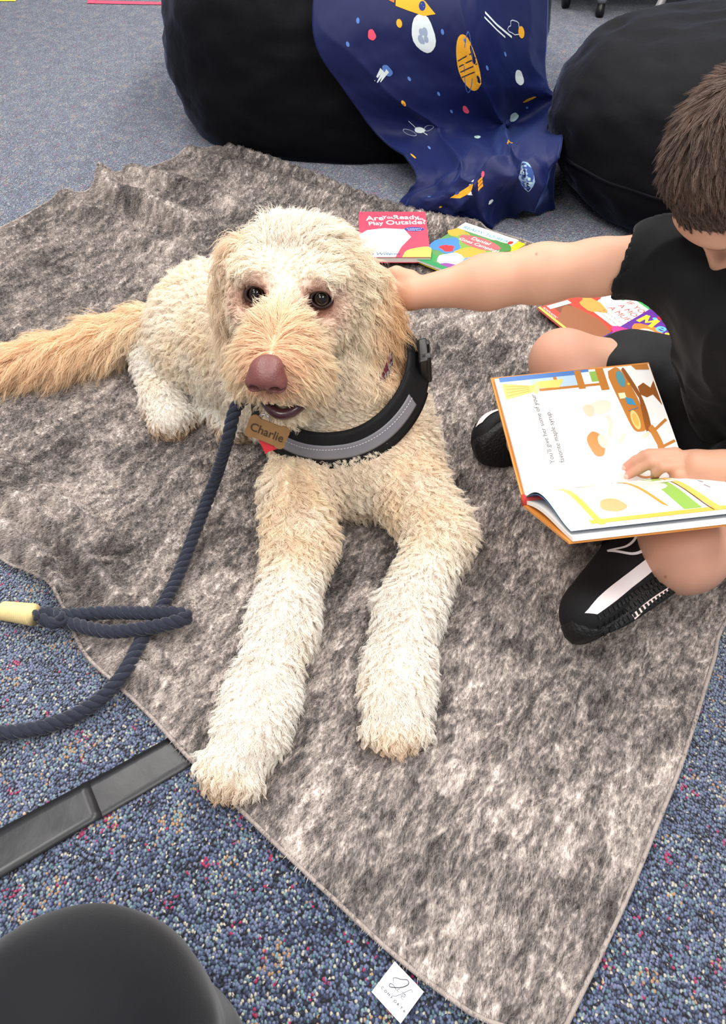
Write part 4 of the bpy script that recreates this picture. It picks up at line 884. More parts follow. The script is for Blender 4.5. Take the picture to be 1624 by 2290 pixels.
rope([zb(20, 1366, -.006), zb(-40, 1358, -.008), zb(-120, 1350, -.008), zb(-240, 1360, -.008), zb(-380, 1420, -.008)], rr, 'rope_tail', n_per=260)
wh = MB(); wc = spline([zb(8, 1366, -.004), zb(40, 1370, 0), zb(76, 1375, .004)], 60); wh.tube(wc, .0135 + .0022 * np.linspace(0, 1, 60) + .0006 * np.sin(np.arange(60) * 1.6), 18); wh.obj('whipping', mat('tan_cord', (220, 198, 142), 0.7, .3, var=.12, vscale=120), leash, True, label='pale tan cord whipping')

# ================================================================== CHILD
boy = thing('person', 'child in black shirt and shorts sitting cross legged reaching out to the dog', 'person', (0.60, 0.98, 0))
SKIN = np.array([202, 153, 127.])
RS = W(1490, 580, 1.08); LS = np.array([.585, .80, .40])
RE = W(1215, 612, 1.13); RW = W(935, 655, 1.17)
LE = W(1950, 1085, 1.0); LW_ = W(1620, 1048, 1.045)
PELV = np.array([.63, 1.03, .115]); CHEST = np.array([.515, .935, .345])
HIPR = np.array([.60, 1.10, .105]); HIPL = np.array([.66, .95, .105])
KR = Z(1262, 815, .145); KL = Z(1535, 1228, .120)
AR = Z(1475, 1285, .060); AL = Z(1170, 990, .055)          # ankles: right foot in front, left foot under far knee
HEADC = np.array([.4488, .9346, .5479])
ff = nrm((-.382, -.213, -.899)); fr_ = nrm((-.371, .927, -.061)); fr_ = nrm(fr_ - ff * (fr_ @ ff)); fu = np.cross(fr_, ff)     # face forward, his right, head-up
FM = np.stack([fr_, ff, fu], 1)
def Fc(r, f, u): return HEADC + r * fr_ + f * ff + u * fu
BFd = Field((-0.02, .52, 0.005), (.80, 1.24, .70), .0026)
B = BFd
# trunk
B.cone(PELV + (.01, 0, 0), CHEST + (.012, 0, 0), .090, .088, .03); B.cone(RS + (.02, -.02, -.01), LS, .040, .045, .04); B.cone(CHEST + (0, 0, .06), Fc(0, -.045, -.075), .05, .045, .03)
# head
B.ell(Fc(0, -.012, .015), (.076, .092, .088), .02, FM); B.ell(Fc(0, .03, -.055), (.056, .055, .062), .03, FM); B.ell(Fc(0, .065, -.098), (.022, .018, .016), .02, FM)   # skull, face, chin
B.ell(Fc(0, .072, .022), (.05, .016, .014), .02, FM)
for s in (-1, 1):
    B.ell(Fc(.031 * s, .088, -.004), (.016, .012, .010), .012, FM, sub=True); B.ell(Fc(.031 * s, .070, -.006), (.012, .011, .0105), .004, FM); B.ell(Fc(.038 * s, .058, -.045), (.022, .020, .022), .02, FM)
    B.ell(Fc(.078 * s, -.01, -.026), (.006, .016, .024), .008, FM)
B.cone(Fc(0, .082, .000), Fc(0, .100, -.036), .007, .010, .012); B.ell(Fc(.009, .094, -.040), (.007, .008, .006), .006, FM); B.ell(Fc(-.009, .094, -.040), (.007, .008, .006), .006, FM)
B.ell(Fc(0, .080, -.062), (.020, .010, .0055), .004, FM); B.ell(Fc(0, .078, -.073), (.018, .010, .006), .004, FM)
# right arm to the dog
B.chain([RS, (RS * .45 + RE * .55), RE, RE * .55 + RW * .45, RW], [.040, .034, .0370, .0345, .0225], .025)
hd = nrm(W(880, 655, 1.185) - RW); hx = nrm(np.cross(hd, nrm(CAMP - RW)))      # hand lies along the back of the ear
PALM = RW + hd * .038; B.ell(RW + hd * .030, (.034, .026, .016), .018, np.stack([hd, hx, np.cross(hd, hx)], 1))
for i, (o, ln) in enumerate(((-.021, .050), (-.007, .056), (.007, .053), (.021, .044))):
    b0 = RW + hd * .055 + hx * o; b1 = b0 + hd * ln * .5 + hx * o * .15 + nrm(CAMP - RW) * -.006; b2 = b1 + hd * ln * .45 + nrm(CAMP - RW) * -.012
    B.chain([b0 - hd * .02, b0, b1, b2], [.009, .0082, .0074, .0062], .005)
th0 = RW + hd * .012 + hx * .022; B.chain([th0, th0 + hx * .006 + hd * .022, th0 + hx * .002 + hd * .046], [.011, .009, .007], .008)
# left arm to the book
B.chain([LS, LE, LW_], [.045, .036, .0215], .025)
pX = nrm(W(1500, 1036, 1.066) - LW_); pN = nrm(np.array([0, -.5, .86])); pN = nrm(pN - pX * (pN @ pX)); PMX = np.stack([pX, np.cross(pN, pX), pN], 1)
FG = [[W(1511, 1013, 1.066), W(1450, 1016, 1.074), W(1422, 1029, 1.090), W(1401, 1043, 1.103)], [W(1506, 1027, 1.063), W(1460, 1033, 1.070), W(1430, 1049, 1.088), W(1406, 1063, 1.101)],
      [W(1519, 1043, 1.058), W(1484, 1043, 1.060), W(1468, 1056, 1.072), W(1464, 1067, 1.088)], [W(1536, 1058, 1.056), W(1520, 1061, 1.056), W(1510, 1069, 1.066), W(1511, 1077, 1.080)]]
B.chain([LW_, W(1565, 1042, 1.052)], [.0215, .021], .015)
B.ell(W(1556, 1044, 1.058), (.040, .024, .0120), .008, PMX)
for g_ in FG: B.chain([W(1560, 1045, 1.056)] + g_, [.0080, .0078, .0074, .0068, .0058], .0022)
B.chain([W(1590, 1030, 1.065), W(1555, 1024, 1.088), W(1530, 1030, 1.098)], [.011, .009, .007], .008)
# legs
B.chain([HIPR, KR], [.078, .052], .03); B.chain([KR, KR * .5 + AR * .5, AR], [.048, .040, .028], .03)
B.chain([HIPL, KL], [.064, .052], .03); B.chain([KL, KL * .5 + AL * .5, AL], [.054, .043, .028], .03)
B.ell(KR + (-.008, .0, .012), (.040, .042, .036), .03); B.ell(KL + (-.012, -.012, .004), (.046, .044, .040), .03)
bv, bf_ = B.mesh(1)
sc = np.tile(SKIN, (len(bv), 1)); sc = sc * (1 + .035 * fbm(bv, 30, 4)[:, None])
def tint(c, rgb, a): return c * (1 - a[:, None]) + np.array(rgb, float) * a[:, None]
for tip in [g_[3] for g_ in FG]: sc = tint(sc, (222, 142, 126), np.clip(1 - np.linalg.norm(bv - tip, axis=1) / .016, 0, 1) * .8)
for kc in (KR, KL): sc = tint(sc, (222, 158, 138), np.clip(1 - np.linalg.norm(bv - kc - (-.01, -.02, .02), axis=1) / .07, 0, 1) * .6)
sc = tint(sc, (214, 140, 128), np.clip(1 - np.linalg.norm((bv - Fc(0, .085, -.068)) @ FM / (.024, .02, .012), axis=1), 0, 1) * .9)
for s in (-1, 1): sc = tint(sc, (226, 154, 136), np.clip(1 - np.linalg.norm(bv - Fc(.04 * s, .075, -.045), axis=1) / .03, 0, 1) * .5)
for mole in (W(1200, 568, 1.10), W(1488, 1290, 1.0)): sc = tint(sc, (120, 78, 62), np.clip(1.4 - np.linalg.norm((bv - mole) - (((bv - mole) @ nrm(CAMP - mole))[:, None]) * nrm(CAMP - mole), axis=1) / .0016, 0, 1) * .7)
fq = (bv - HEADC) @ FM
bw = np.clip(1 - np.abs(fq[:, 2] - .017 - .10 * (.03 - np.abs(np.abs(fq[:, 0]) - .03))) / .0045, 0, 1) * (np.abs(np.abs(fq[:, 0]) - .030) < .018) * (fq[:, 1] > .05); sc = tint(sc, (96, 70, 56), np.clip(bw * 1.4, 0, .85))     # eyebrows
lw = np.clip(1 - np.abs(fq[:, 2] + .009) / .003, 0, 1) * (np.abs(np.abs(fq[:, 0]) - .031) < .013) * (fq[:, 1] > .05); sc = tint(sc, (70, 48, 40), np.clip(lw * 1.4, 0, .9))     # lashes of lowered lids
mesh_obj('body', bv, bf_, M_SKIN, boy, col=lin(np.clip(sc, 0, 255)))
# finger nails on the reading hand
for k in (0, 1):
    a, b = FG[k][2], FG[k][3]; d = nrm(b - a); up_ = nrm((CAMP - b) - d * ((CAMP - b) @ d)); v, f = uvball(b + up_ * .0042 + d * .0012, np.array([.0044, .0034, .0018]), np.stack([d, np.cross(up_, d), up_], 1), 14, 8)
    mesh_obj('fingernail', v, f, mat('nail', (236, 176, 164), .3, .5), boy)
# shirt
SF = Field((.12, .60, .06), (.88, 1.30, .62), .004)
SF.cone(PELV + (0.01, 0, .02), CHEST + (.012, 0, 0), .114, .104, .03); SF.cone(RS + (.02, -.015, -.012), LS + (0, 0, -.01), .054, .060, .045); SF.cone(CHEST + (0, 0, .03), Fc(0, -.05, -.090), .075, .058, .03)
SL = RS + (RE - RS) * .34; SF.cone(RS + (.01, 0, 0), RS + (RE - RS) * .44, .052, .0455, .025); SF.half(SL, nrm(RE - RS) + .38 * _u)
SF.cone(LS, LS + (LE - LS) * .55, .062, .058, .03)
SF.cone(SL - (RE - RS) * .03, SL + (RE - RS) * .2, .041, .041, 0, sub=True)       # open cuff
sv, sf = SF.mesh(5); sn = vnormals(sv, sf)
wr = .007 * (1 - 2 * np.abs(fbm(sv * (1, 1, .55), 11, 15, 2))) ** 3 + .006 * np.sin(sv[:, 0] * 40 + sv[:, 2] * 55 + 3 * fbm(sv, 9, 5)) * np.clip(fbm(sv, 6, 2) + .5, 0, 1) + .006 * fbm(sv, 14, 7)
cuff = np.clip(np.abs((sv - SL) @ nrm(RE - RS)) / .03, 0, 1); sv = sv + sn * (wr * cuff)[:, None]
M_TEE = mat('black_cotton', (15, 15, 17), .85, .2, sheen=.08, bump=(900, .25, .001))
mesh_obj('shirt', sv, sf, M_TEE, boy)
# shorts
PF = Field((.20, .76, .01), (.86, 1.32, .30), .005)
PF.cone(PELV, PELV + (0, 0, .03), .125, .12, .03); PF.cone(HIPR, HIPR * .42 + KR * .58, .093, .079, .04); PF.cone(HIPL, HIPL * .45 + KL * .55, .080, .074, .04)
pv, pf = PF.mesh(2); pn_ = vnormals(pv, pf); pv = pv + pn_ * (.006 * fbm(pv, 16, 3) + .004 * np.sin(pv[:, 1] * 60 + pv[:, 0] * 30))[:, None]; pv[:, 2] = np.maximum(pv[:, 2], .012)
mesh_obj('shorts', pv, pf, mat('black_knit', (17, 17, 19), .7, .3, sheen=.1, bump=(600, .2, .001)), boy)
# hair: cap + strands
HF = Field(HEADC - .16, HEADC + .16, .004)
HF.ell(Fc(0, -.016, .018), (.080, .096, .091), .01, FM)
HF.half(Fc(0, .082, .040), nrm(.72 * ff - .70 * fu), .01); HF.half(Fc(0, -.02, -.060), nrm(-fu - .1 * ff), .01)
hv, hfc = HF.mesh(2); HB = np.array([86, 66, 55.])
mesh_obj('hair_cap', hv, hfc, M_HAIR, boy, col=lin(np.tile(HB * .8, (len(hv), 1))))
def hair_w(p, n): q = (p - HEADC) @ FM; return ((n @ FM)[:, 2] > -.35) * ((q[:, 1] < .066) | (q[:, 2] > .03)) * 1.0 + 1e-6
NHH = 42000; hr0, hn0 = surf_samples(hv, hfc, NHH, hair_w, 33); q = (hr0 - HEADC) @ FM
crown = np.array([.01, -.06, .085]); d0 = q - crown; d0 = d0 + np.stack([-d0[:, 1], d0[:, 0], 0 * d0[:, 0]], 1) * .35      # whorl
fl_ = nrm(d0 + (0, .05, -.02)) @ FM.T; top = np.clip((q[:, 2] + .01) / .06, 0, 1)
frn = np.clip((.075 - q[:, 1]) / .05, .35, 1)
hp_ = groom(hr0, hn0, fl_, (.010 + .018 * top) * frn, .05 + .10 * top, .1, .0016, .9, .55, 4200, 7, 12, .10)
hcol = np.tile(HB, (NHH, 1)) * (1 + .16 * rng.normal(size=(NHH, 1))); mixl = np.clip(fbm(hr0, 40, 3) + .15, 0, 1)[:, None] * top[:, None]; hcol = hcol * (1 - .6 * mixl) + np.array([150, 116, 92.]) * .6 * mixl
strands('hair', hp_, np.broadcast_to(np.array([.30, .30, .28, .26, .22, .16, .06]) * 1e-3, (NHH, 7)), lin(np.clip(hcol, 8, 200)), M_HAIR, boy, kind='stuff', label='short brown hair')
# shoes
M_SHOE = mat('black_mesh_upper', (17, 17, 19), .7, .3, bump=(500, .35, .001)); M_SOLE = mat('black_rubber', (14, 14, 15), .5, .4, bump=(220, .8, .003)); M_WHITE = mat('white_foam', (232, 218, 218), .5, .3); M_SWOOSH = mat('white_print', (236, 234, 238), .4, .4)
def shoe(toe, heel, side, flip=False, detail=True):
    X = nrm(toe - heel); Yv = nrm(np.asarray(side, float)); Zv = nrm(np.cross(X, Yv)); Yv = np.cross(Zv, X)
    MM = np.stack([X, Yv, Zv], 1); L0 = .205 * 1.18
    O = toe - X * L0
    loc = lambda a: O + (np.asarray(a) * 1.18) @ MM.T
    lf = Field((-.03, -.07, -.02), (.24, .07, .15), .003)
    lf.chain([(.035, 0, .040), (.10, 0, .038), (.165, .002, .034)], [.034, .036, .034], .02); lf.ell((.165, .002, .030), (.038, .040, .028), .02); lf.cone((.040, 0, .05), (.055, 0, .105), .034, .036, .02); lf.cone((.08, 0, .06), (.135, 0, .048), .032, .026, .02)
    lf.half((0, 0, .012), (0, 0, -1), .004); lf.cone((.055, 0, .10), (.068, 0, .15), .027, .032, .006, sub=True)
    v, f = lf.mesh(1); up = mesh_obj('shoe', loc(v), f, M_SHOE, boy, label='black trainer with white side stripe' if detail else 'black trainer under the far knee')
    a = np.linspace(0, 2 * math.pi, 60, endpoint=False); ol = np.stack([.1025 + .104 * np.cos(a), (.038 + .004 * np.cos(a)) * np.sign(np.sin(a)) * np.abs(np.sin(a)) ** .7], 1)
    sv_ = []; prof = [(0.0, .95), (.003, 1.0), (.014, 1.03), (.026, 1.0), (.030, .93)]
    for z_, k_ in prof: sv_.append(np.concatenate([(ol - (.1025, 0)) * k_ + (.1025, 0), np.full((60, 1), z_)], 1))
    sv_ = np.concatenate(sv_); sv_[:, 2] += .010 * np.clip((sv_[:, 0] - .15) / .05, 0, 1) ** 2
    sf_ = [(i * 60 + j, i * 60 + (j + 1) % 60, (i + 1) * 60 + (j + 1) % 60, (i + 1) * 60 + j) for i in range(4) for j in range(60)] + [tuple(range(59, -1, -1)), tuple(240 + j for j in range(60))]
    mesh_obj('sole', loc(sv_), sf_, M_SOLE, up)
    bv_ = BVHTree.FromPolygons([tuple(p) for p in v], [tuple(map(int, t)) for t in f]); bs_ = BVHTree.FromPolygons([tuple(p) for p in sv_], sf_)
    def sidemap(uv):
        P_ = []; N_ = []
        for x_, z_ in uv:
            best = None
            for b_ in (bv_, bs_):
                h_ = b_.ray_cast(Vector((x_, .2, z_)), Vector((0, -1, 0)))
                if h_[0] is not None and (best is None or h_[0].y > best[0].y): best = h_
            if best is None: P_.append((x_, .02, z_)); N_.append((0, 1, 0))
            else: P_.append(tuple(best[0])); n_ = best[1]; N_.append(tuple(n_ if n_.y > 0 else -n_))
        return loc(np.array(P_)), np.array(N_) @ MM.T
    d = Decal(); cw_ = (236, 226, 226)
    d.poly(np.vstack([spline([(.194, .036), (.17, .043), (.12, .047), (.07, .052), (.035, .066)], 20), spline([(.028, .052), (.05, .040), (.10, .034), (.15, .030), (.186, .028)], 20)]), cw_, 1)
    d.stroke(spline([(.15, .0045), (.12, .008), (.08, .008), (.03, .006)], 20), np.linspace(.006, .001, 20), (226, 206, 200), 1)
    d.build('side_stripe', sidemap, up, .006, off=.0012)
    if detail:
        d = Decal(); s1_ = spline([(.062, .098), (.078, .078), (.098, .072), (.116, .079)], 22); s2_ = spline([(.116, .079), (.102, .061), (.080, .060), (.060, .074), (.052, .092)], 26)
        d.stroke(s1_, .0026, (240, 238, 242), 1); d.stroke(s2_, np.linspace(.0036, .003, 26), (240, 238, 242), 1); d.build('swoosh', sidemap, up, .005, off=.0012)
        tb = MB(); tb.box(loc((.102, .0, .108)), X * .004, Yv * .013, Zv * .020); tb.obj('tongue_tab', M_BLK, up, bevel=.002)
        # speckled rubber texture: raised scales along the sole wall
        sc_ = MB()
        for i in range(26):
            for j in range(3):
                x_ = .030 + i * .0062 + (j % 2) * .003; z_ = .006 + j * .009; P_, N_ = sidemap(np.array([[x_, z_]])); sc_.box(P_[0] + N_[0] * .0006, X * .0021, nrm(np.cross(N_[0], X)) * .0034, N_[0] * .0011)
        sc_.obj('sole_scales', M_SOLE, up, kind='stuff')
    return up
shoe(Z(1306, 1458, .050), Z(1512, 1318, .060), (.10, -.45, .88))
shoe(Z(1092, 1020, .045), Z(1240, 950, .055), (-.15, .35, .90), detail=False)

# ================================================================== open picture book in the lap
A_ = W(1177, 1114, 1.105); Bq = A_ + nrm(W(1545, 1074, 1.120) - A_) * .235
sx_ = nrm(Bq - A_)
Cq = W(1106, 845, 1.175); Eq = W(1280, 1194, .94)
def page_dir(q): d = q - A_; d = d - sx_ * (d @ sx_); return nrm(d)
du = page_dir(Cq); dl = page_dir(Eq); skew_u = ((Cq - A_) @ sx_); skew_l = ((Eq - A_) @ sx_)
PWU = np.linalg.norm((Cq - A_) - sx_ * skew_u); PWL = np.linalg.norm((Eq - A_) - sx_ * skew_l); BH = .232
bkn = nrm(np.cross(sx_, du)); bkn = bkn if bkn @ (CAMP - A_) > 0 else -bkn; bkl = nrm(np.cross(sx_, dl)); bkl = bkl if bkl @ (CAMP - A_) > 0 else -bkl
book = thing('open_picture_book', 'open hardcover picture book resting across the child lap', 'book', A_ * (1, 1, 0))
def leaf_map(d, n, skew, wid, lift, arch):
    d2 = d + sx_ * (skew / wid)
    def fn(uv):      # uv: x along the spine (0..BH), y away from the spine (0..wid)
        t = np.clip(uv[:, 1:] / wid, 0, 1); P_ = A_ + uv[:, :1] * sx_ + uv[:, 1:] * d2 + n * (lift + arch * np.sin(np.clip(t, 0, 1) * math.pi) ** 1 * (1 - t) ** .8)
        h = 1e-3; dt = arch * (np.sin(np.clip(t + h, 0, 1) * math.pi) * (1 - np.clip(t + h, 0, 1)) ** .8 - np.sin(np.clip(t - h, 0, 1) * math.pi) * (1 - np.clip(t - h, 0, 1)) ** .8) / (2 * h * wid)
        return P_, nrm(n - d * dt)
    return fn
def sheet(fn, wid, name, m, th, parent, inset=0.0, label=None, ny=22, x0=0.0, x1=BH):
    u_, v_ = np.meshgrid(np.linspace(x0, x1, 8), np.linspace(0, wid - inset, ny), indexing='ij'); uv = np.stack([u_.ravel(), v_.ravel()], 1); P_, N_ = fn(uv)
    g = np.arange(8 * ny).reshape(8, ny); k = len(P_); f = [np.stack([g[:-1, :-1], g[1:, :-1], g[1:, 1:], g[:-1, 1:]], -1).reshape(-1, 4)]; h = g + k
    f.append(f[0][:, ::-1] + k)
    for a, b in ((g[0], h[0]), (g[-1][::-1], h[-1][::-1]), (g[:, 0][::-1], h[:, 0][::-1]), (g[:, -1], h[:, -1])): f.append(np.stack([a[:-1], a[1:], b[1:], b[:-1]], -1))
    o = mesh_obj(name, np.concatenate([P_, P_ - N_ * th]), np.concatenate(f), m, parent, True, label=label)
    bm = bmesh.new(); bm.from_mesh(o.data); bmesh.ops.recalc_face_normals(bm, faces=bm.faces); bm.to_mesh(o.data); bm.free(); o.data.set_sharp_from_angle(angle=.6); return o
M_COVER = mat('orange_cover', (216, 140, 60), .4, .5, var=.12, vscale=30); M_PAGE = mat('page_paper', (246, 243, 238), .55, .3); M_SPINE = mat('red_spine', (206, 66, 60), .45, .5); M_BLUEP = mat('blue_endpaper', (70, 112, 150), .5, .3)
U0 = leaf_map(du, bkn, skew_u, PWU, -.006, 0); sheet(U0, PWU + .004, 'cover', M_COVER, .003, book, x0=-.004, x1=BH + .004)
L0_ = leaf_map(dl, bkl, skew_l, PWL, -.0095, 0); sheet(L0_, PWL - .001, 'cover', M_COVER, .003, book, x0=-.004, x1=BH + .004)
sp_ = MB(); sp_.tube([A_ - sx_ * .004 - bkn * .007, Bq + sx_ * .001 - bkn * .007], .0085, 12); sp_.obj('spine', M_SPINE, book, True, label='red cloth spine')
UM = leaf_map(du, bkn, skew_u, PWU, 0.0, .004); sheet(UM, PWU, 'page_block', M_PAGE, .005, book, .002)
LMb = leaf_map(dl, bkl, skew_l, PWL, -.004, .010); sheet(LMb, PWL, 'page_block', M_PAGE, .005, book, -.001)
LM2 = leaf_map(dl, bkl, skew_l, PWL, .0015, .026); sheet(LM2, PWL, 'page', M_BLUEP, .0005, book, .006)
LM = leaf_map(dl, bkl, skew_l, PWL, .0025, .030); sheet(LM, PWL, 'page', M_PAGE, .0005, book, .004)
# print: generic kitchen picture, sizes and colours as on the page (x along the spine from the page top, y away from the spine)
BR = (196, 126, 56); BRD = (150, 88, 38); OL = (110, 76, 50); YE = (238, 214, 118); BLU = (150, 190, 222); GR = (150, 190, 90)
D = Decal(); w_, h_ = BH, PWU
D.rect(.006, h_ * .955, .140, h_ * .995, (86, 130, 196), 0); D.rect(.050, h_ * .86, .122, h_ * .955, (186, 212, 232), 1); D.rect(.118, h_ * .83, .128, h_ * .99, BR, 2); D.rect(.150, h_ * .80, .162, h_ * .99, BR, 2); D.rect(.128, h_ * .86, .150, h_ * .97, (250, 248, 244), 1); D.rect(.140, h_ * .88, .150, h_ * .97, GR, 2); D.rect(.060, h_ * .845, .162, h_ * .865, BR, 2); D.rect(.085, h_ * .86, .090, h_ * .955, BR, 2)
D.poly([(.008, h_ * .94), (.050, h_ * .90), (.062, h_ * .93), (.100, h_ * .93), (.090, h_ * .86), (.060, h_ * .87), (.048, h_ * .84), (.008, h_ * .80)], YE, 3); D.stroke([(.054, h_ * .83), (.060, h_ * .93)], .006, (246, 228, 150), 4)
for k in range(4): D.stroke([(.012, h_ * (.83 + .028 * k)), (.046, h_ * (.855 + .014 * k))], .0008, (190, 150, 60), 4)
# table seen side on with pedestal, plate, cup, napkin
D.poly(spline([(.168, h_ * .96), (.186, h_ * .97), (.198, h_ * .70), (.196, h_ * .46), (.186, h_ * .42), (.176, h_ * .46), (.170, h_ * .70), (.166, h_ * .90)], 40), BR, 1); D.poly(spline([(.188, h_ * .96), (.194, h_ * .96), (.205, h_ * .70), (.203, h_ * .45), (.194, h_ * .42), (.200, h_ * .70)], 30), BRD, 2)
D.poly([(.204, h_ * .80), (.214, h_ * .83), (.222, h_ * .78), (.230, h_ * .84), (.230, h_ * .62), (.222, h_ * .72), (.212, h_ * .70), (.204, h_ * .73)], BRD, 1); D.poly([(.205, h_ * .99), (.230, h_ * .99), (.230, h_ * .94), (.210, h_ * .95)], BR, 1)
D.ell(.183, h_ * .88, .006, .014, (90, 150, 160), 3); D.ell(.184, h_ * .52, .006, .016, (236, 206, 130), 3); D.ell(.184, h_ * .52, .004, .011, (222, 180, 90), 4); D.rect(.172, h_ * .71, .182, h_ * .76, (248, 236, 190), 3); D.poly([(.180, h_ * .66), (.192, h_ * .64), (.190, h_ * .70), (.180, h_ * .72)], (70, 150, 190), 3); D.stroke([(.178, h_ * .60), (.194, h_ * .62)], .0015, (120, 120, 130), 4); D.ell(.192, h_ * .83, .002, .002, (230, 200, 60), 4)
# plain stand-ins where the page shows its figures
D.ell(.140, h_ * .66, .017, .011, (246, 224, 204), 1, rot=10, wob=.06); D.ell(.122, h_ * .64, .008, .010, (240, 208, 180), 2, wob=.06)
D.ell(.118, h_ * .36, .012, .020, (198, 140, 80), 1, wob=.05); D.ell(.128, h_ * .375, .007, .011, (246, 214, 190), 2); D.poly([(.134, h_ * .40), (.160, h_ * .36), (.164, h_ * .24), (.150, h_ * .20), (.138, h_ * .26)], (228, 230, 238), 1); D.poly([(.158, h_ * .34), (.186, h_ * .40), (.190, h_ * .32), (.164, h_ * .24)], (216, 226, 234), 1); D.stroke([(.140, h_ * .41), (.148, h_ * .52), (.146, h_ * .58)], .005, (246, 214, 190), 2); D.stroke([(.150, h_ * .34), (.162, h_ * .42)], .005, (246, 214, 190), 2); D.stroke([(.186, h_ * .37), (.198, h_ * .41)], .005, (246, 214, 190), 2)
# chair
D.stroke(spline([(.158, h_ * .10), (.164, h_ * .20), (.180, h_ * .26), (.198, h_ * .25)], 20), .003, BR, 3); D.stroke(spline([(.158, h_ * .10), (.170, h_ * .06), (.185, h_ * .06)], 12), .003, BR, 3)
for k in range(6): D.stroke([(.163 + k * .004, h_ * (.12 + .014 * k)), (.200, h_ * (.16 + .012 * k))], .0012, BRD, 3)
D.poly(spline([(.198, h_ * .44), (.206, h_ * .46), (.212, h_ * .30), (.208, h_ * .13), (.200, h_ * .12), (.203, h_ * .30)], 24), BR, 3); D.stroke([(.206, h_ * .42), (.228, h_ * .50)], .004, BR, 2); D.stroke([(.209, h_ * .28), (.230, h_ * .32)], .004, BR, 2); D.stroke([(.207, h_ * .15), (.230, h_ * .16)], .004, BR, 2)
TXc = (70, 66, 70)
D.text("You'll give her some of your", .052, h_ * .24, .0098, TXc, 1, rot=90); D.text("favorite maple syrup.", .066, h_ * .24, .0098, TXc, 1, rot=90)
D.build('page_print', UM, book, .02)
D = Decal(); h_ = PWL - .004
D.stroke([(.012, h_ * .04), (.030, h_ * .06), (.042, h_ * .95)], .008, (236, 190, 84), 2); D.stroke([(.030, h_ * .90), (.200, h_ * .90)], .010, (236, 190, 84), 2); D.stroke([(.050, h_ * .06), (.150, h_ * .06)], .003, (226, 180, 96), 2)
D.poly([(.140, h_ * .10), (.160, h_ * .10), (.172, h_ * .86), (.150, h_ * .86)], GR, 1); D.stroke([(.162, h_ * .05), (.190, h_ * .92)], .010, (236, 196, 100), 2); D.stroke([(.160, h_ * .05), (.182, h_ * .92)], .0015, OL, 3)
D.poly([(.052, h_ * .14), (.150, h_ * .14), (.156, h_ * .84), (.056, h_ * .84)], (244, 241, 238), 0)
D.ell(.088, h_ * .46, .030, .050 * h_ / .2, (248, 222, 202), 1, wob=.04); D.ell(.128, h_ * .46, .030, .020, (248, 224, 206), 1, wob=.05); D.ell(.068, h_ * .24, .014, .014, (240, 196, 160), 2, wob=.05); D.ell(.072, h_ * .70, .016, .016, (232, 176, 124), 2, wob=.05)
D.poly([(.104, h_ * .10), (.110, h_ * .12), (.136, h_ * .80), (.130, h_ * .76)], (224, 160, 70), 4); D.stroke([(.130, h_ * .40), (.176, h_ * .40)], .010, (250, 226, 210), 3, )
for k, wl in enumerate((.010, .006, .008, .004, .007, .009)):
    x_ = .200 + .0005 * k; y_ = h_ * (.12 + .085 * k); D.stroke([(x_, y_), (x_ + .004, y_ + wl)], .0022, (150, 146, 150), 1)
D.build('page_print', LM, book, .02)

# ================================================================== books lying on the throw
def rect_book(name, label, tl, tr, size, th, cover, edgec, z=None, decal=None, rot=0):
    p = Z(*tl, .02); q = Z(*tr, .02); X = nrm((q - p) * (1, 1, 0)); Yv = np.array([X[1], -X[0], 0]); Yv = Yv if Yv[1] < 0 else -Yv     # X along the top edge, Yv down the cover
    zz = (max(on_blanket(*(p + a * size[0] * X + b * size[1] * Yv)[:2]) for a in (0, .5, 1) for b in (0, .25, .5, .75, 1)) + .003 if z is None else z)
    c = np.array([p[0], p[1], zz]); t = thing(name, label, 'book', c)
    m = mat(name + '_cover_%d%d%d' % cover, cover, .35, .5); up_ = np.array([0, 0, 1.]); mid = c + X * size[0] / 2 + Yv * size[1] / 2
    b = MB(); b.box(mid + up_ * (th - .0006), X * size[0] / 2, Yv * size[1] / 2, up_ * .0006); b.obj('front_cover', m, t)
    b = MB(); b.box(mid + up_ * .0006, X * size[0] / 2, Yv * size[1] / 2, up_ * .0006); b.obj('back_cover', m, t)
    b = MB(); b.box(mid + up_ * th / 2 + X * .001, X * (size[0] / 2 - .0015), Yv * (size[1] / 2 - .001), up_ * (th / 2 - .0014)); b.obj('pages', mat('page_edge_%d' % edgec[0], edgec, .7, .2, bump=(600, .3, .001)), t)
    if decal: decal.build('cover_print', flat_map(c + up_ * th + Yv * size[1], X, -Yv), t, off=.0002)
    return zz + th
W5, H9 = .166, .235
D = Decal(); tw = (250, 240, 238)
D.rect(0, 0, W5, H9, (226, 74, 96), 0); D.poly(spline([(.10, 0), (.115, .035), (.166, .050), (.166, 0)], 12), (242, 208, 96), 1); D.poly([(0.0, 0), (.0, .11), (.02, .135), (.06, .145), (.11, .14), (.125, .10), (.10, .05), (.085, 0)], (206, 226, 236), 1)
for txt, x, y, s_, r_ in (('Are', .018, .186, .034, 4), ('You', .058, .196, .022, 2), ('Ready', .084, .194, .031, 0), ('to', .144, .190, .020, -3), ('Play', .024, .160, .027, 6), ('Outside?', .066, .164, .033, 2)): D.text(txt, x, y, s_, tw, 3, rot=r_, bold=.016, sx=.84)
D.ell(.134, .140, .024, .011, (52, 72, 150), 3); D.text('An ELEPHANT &', .116, .141, .0052, tw, 4, bold=.004); D.text('PIGGIE Book', .119, .133, .0058, tw, 4, bold=.004); D.text('Mo Willems', .012, .010, .017, (40, 70, 120), 4, shear=.2)
rect_book('early_reader_book', 'pink red hardcover early reader book lying behind the dog head', (803, 490), (951, 490), (W5, H9), .014, (224, 72, 94), (222, 214, 206), decal=D)
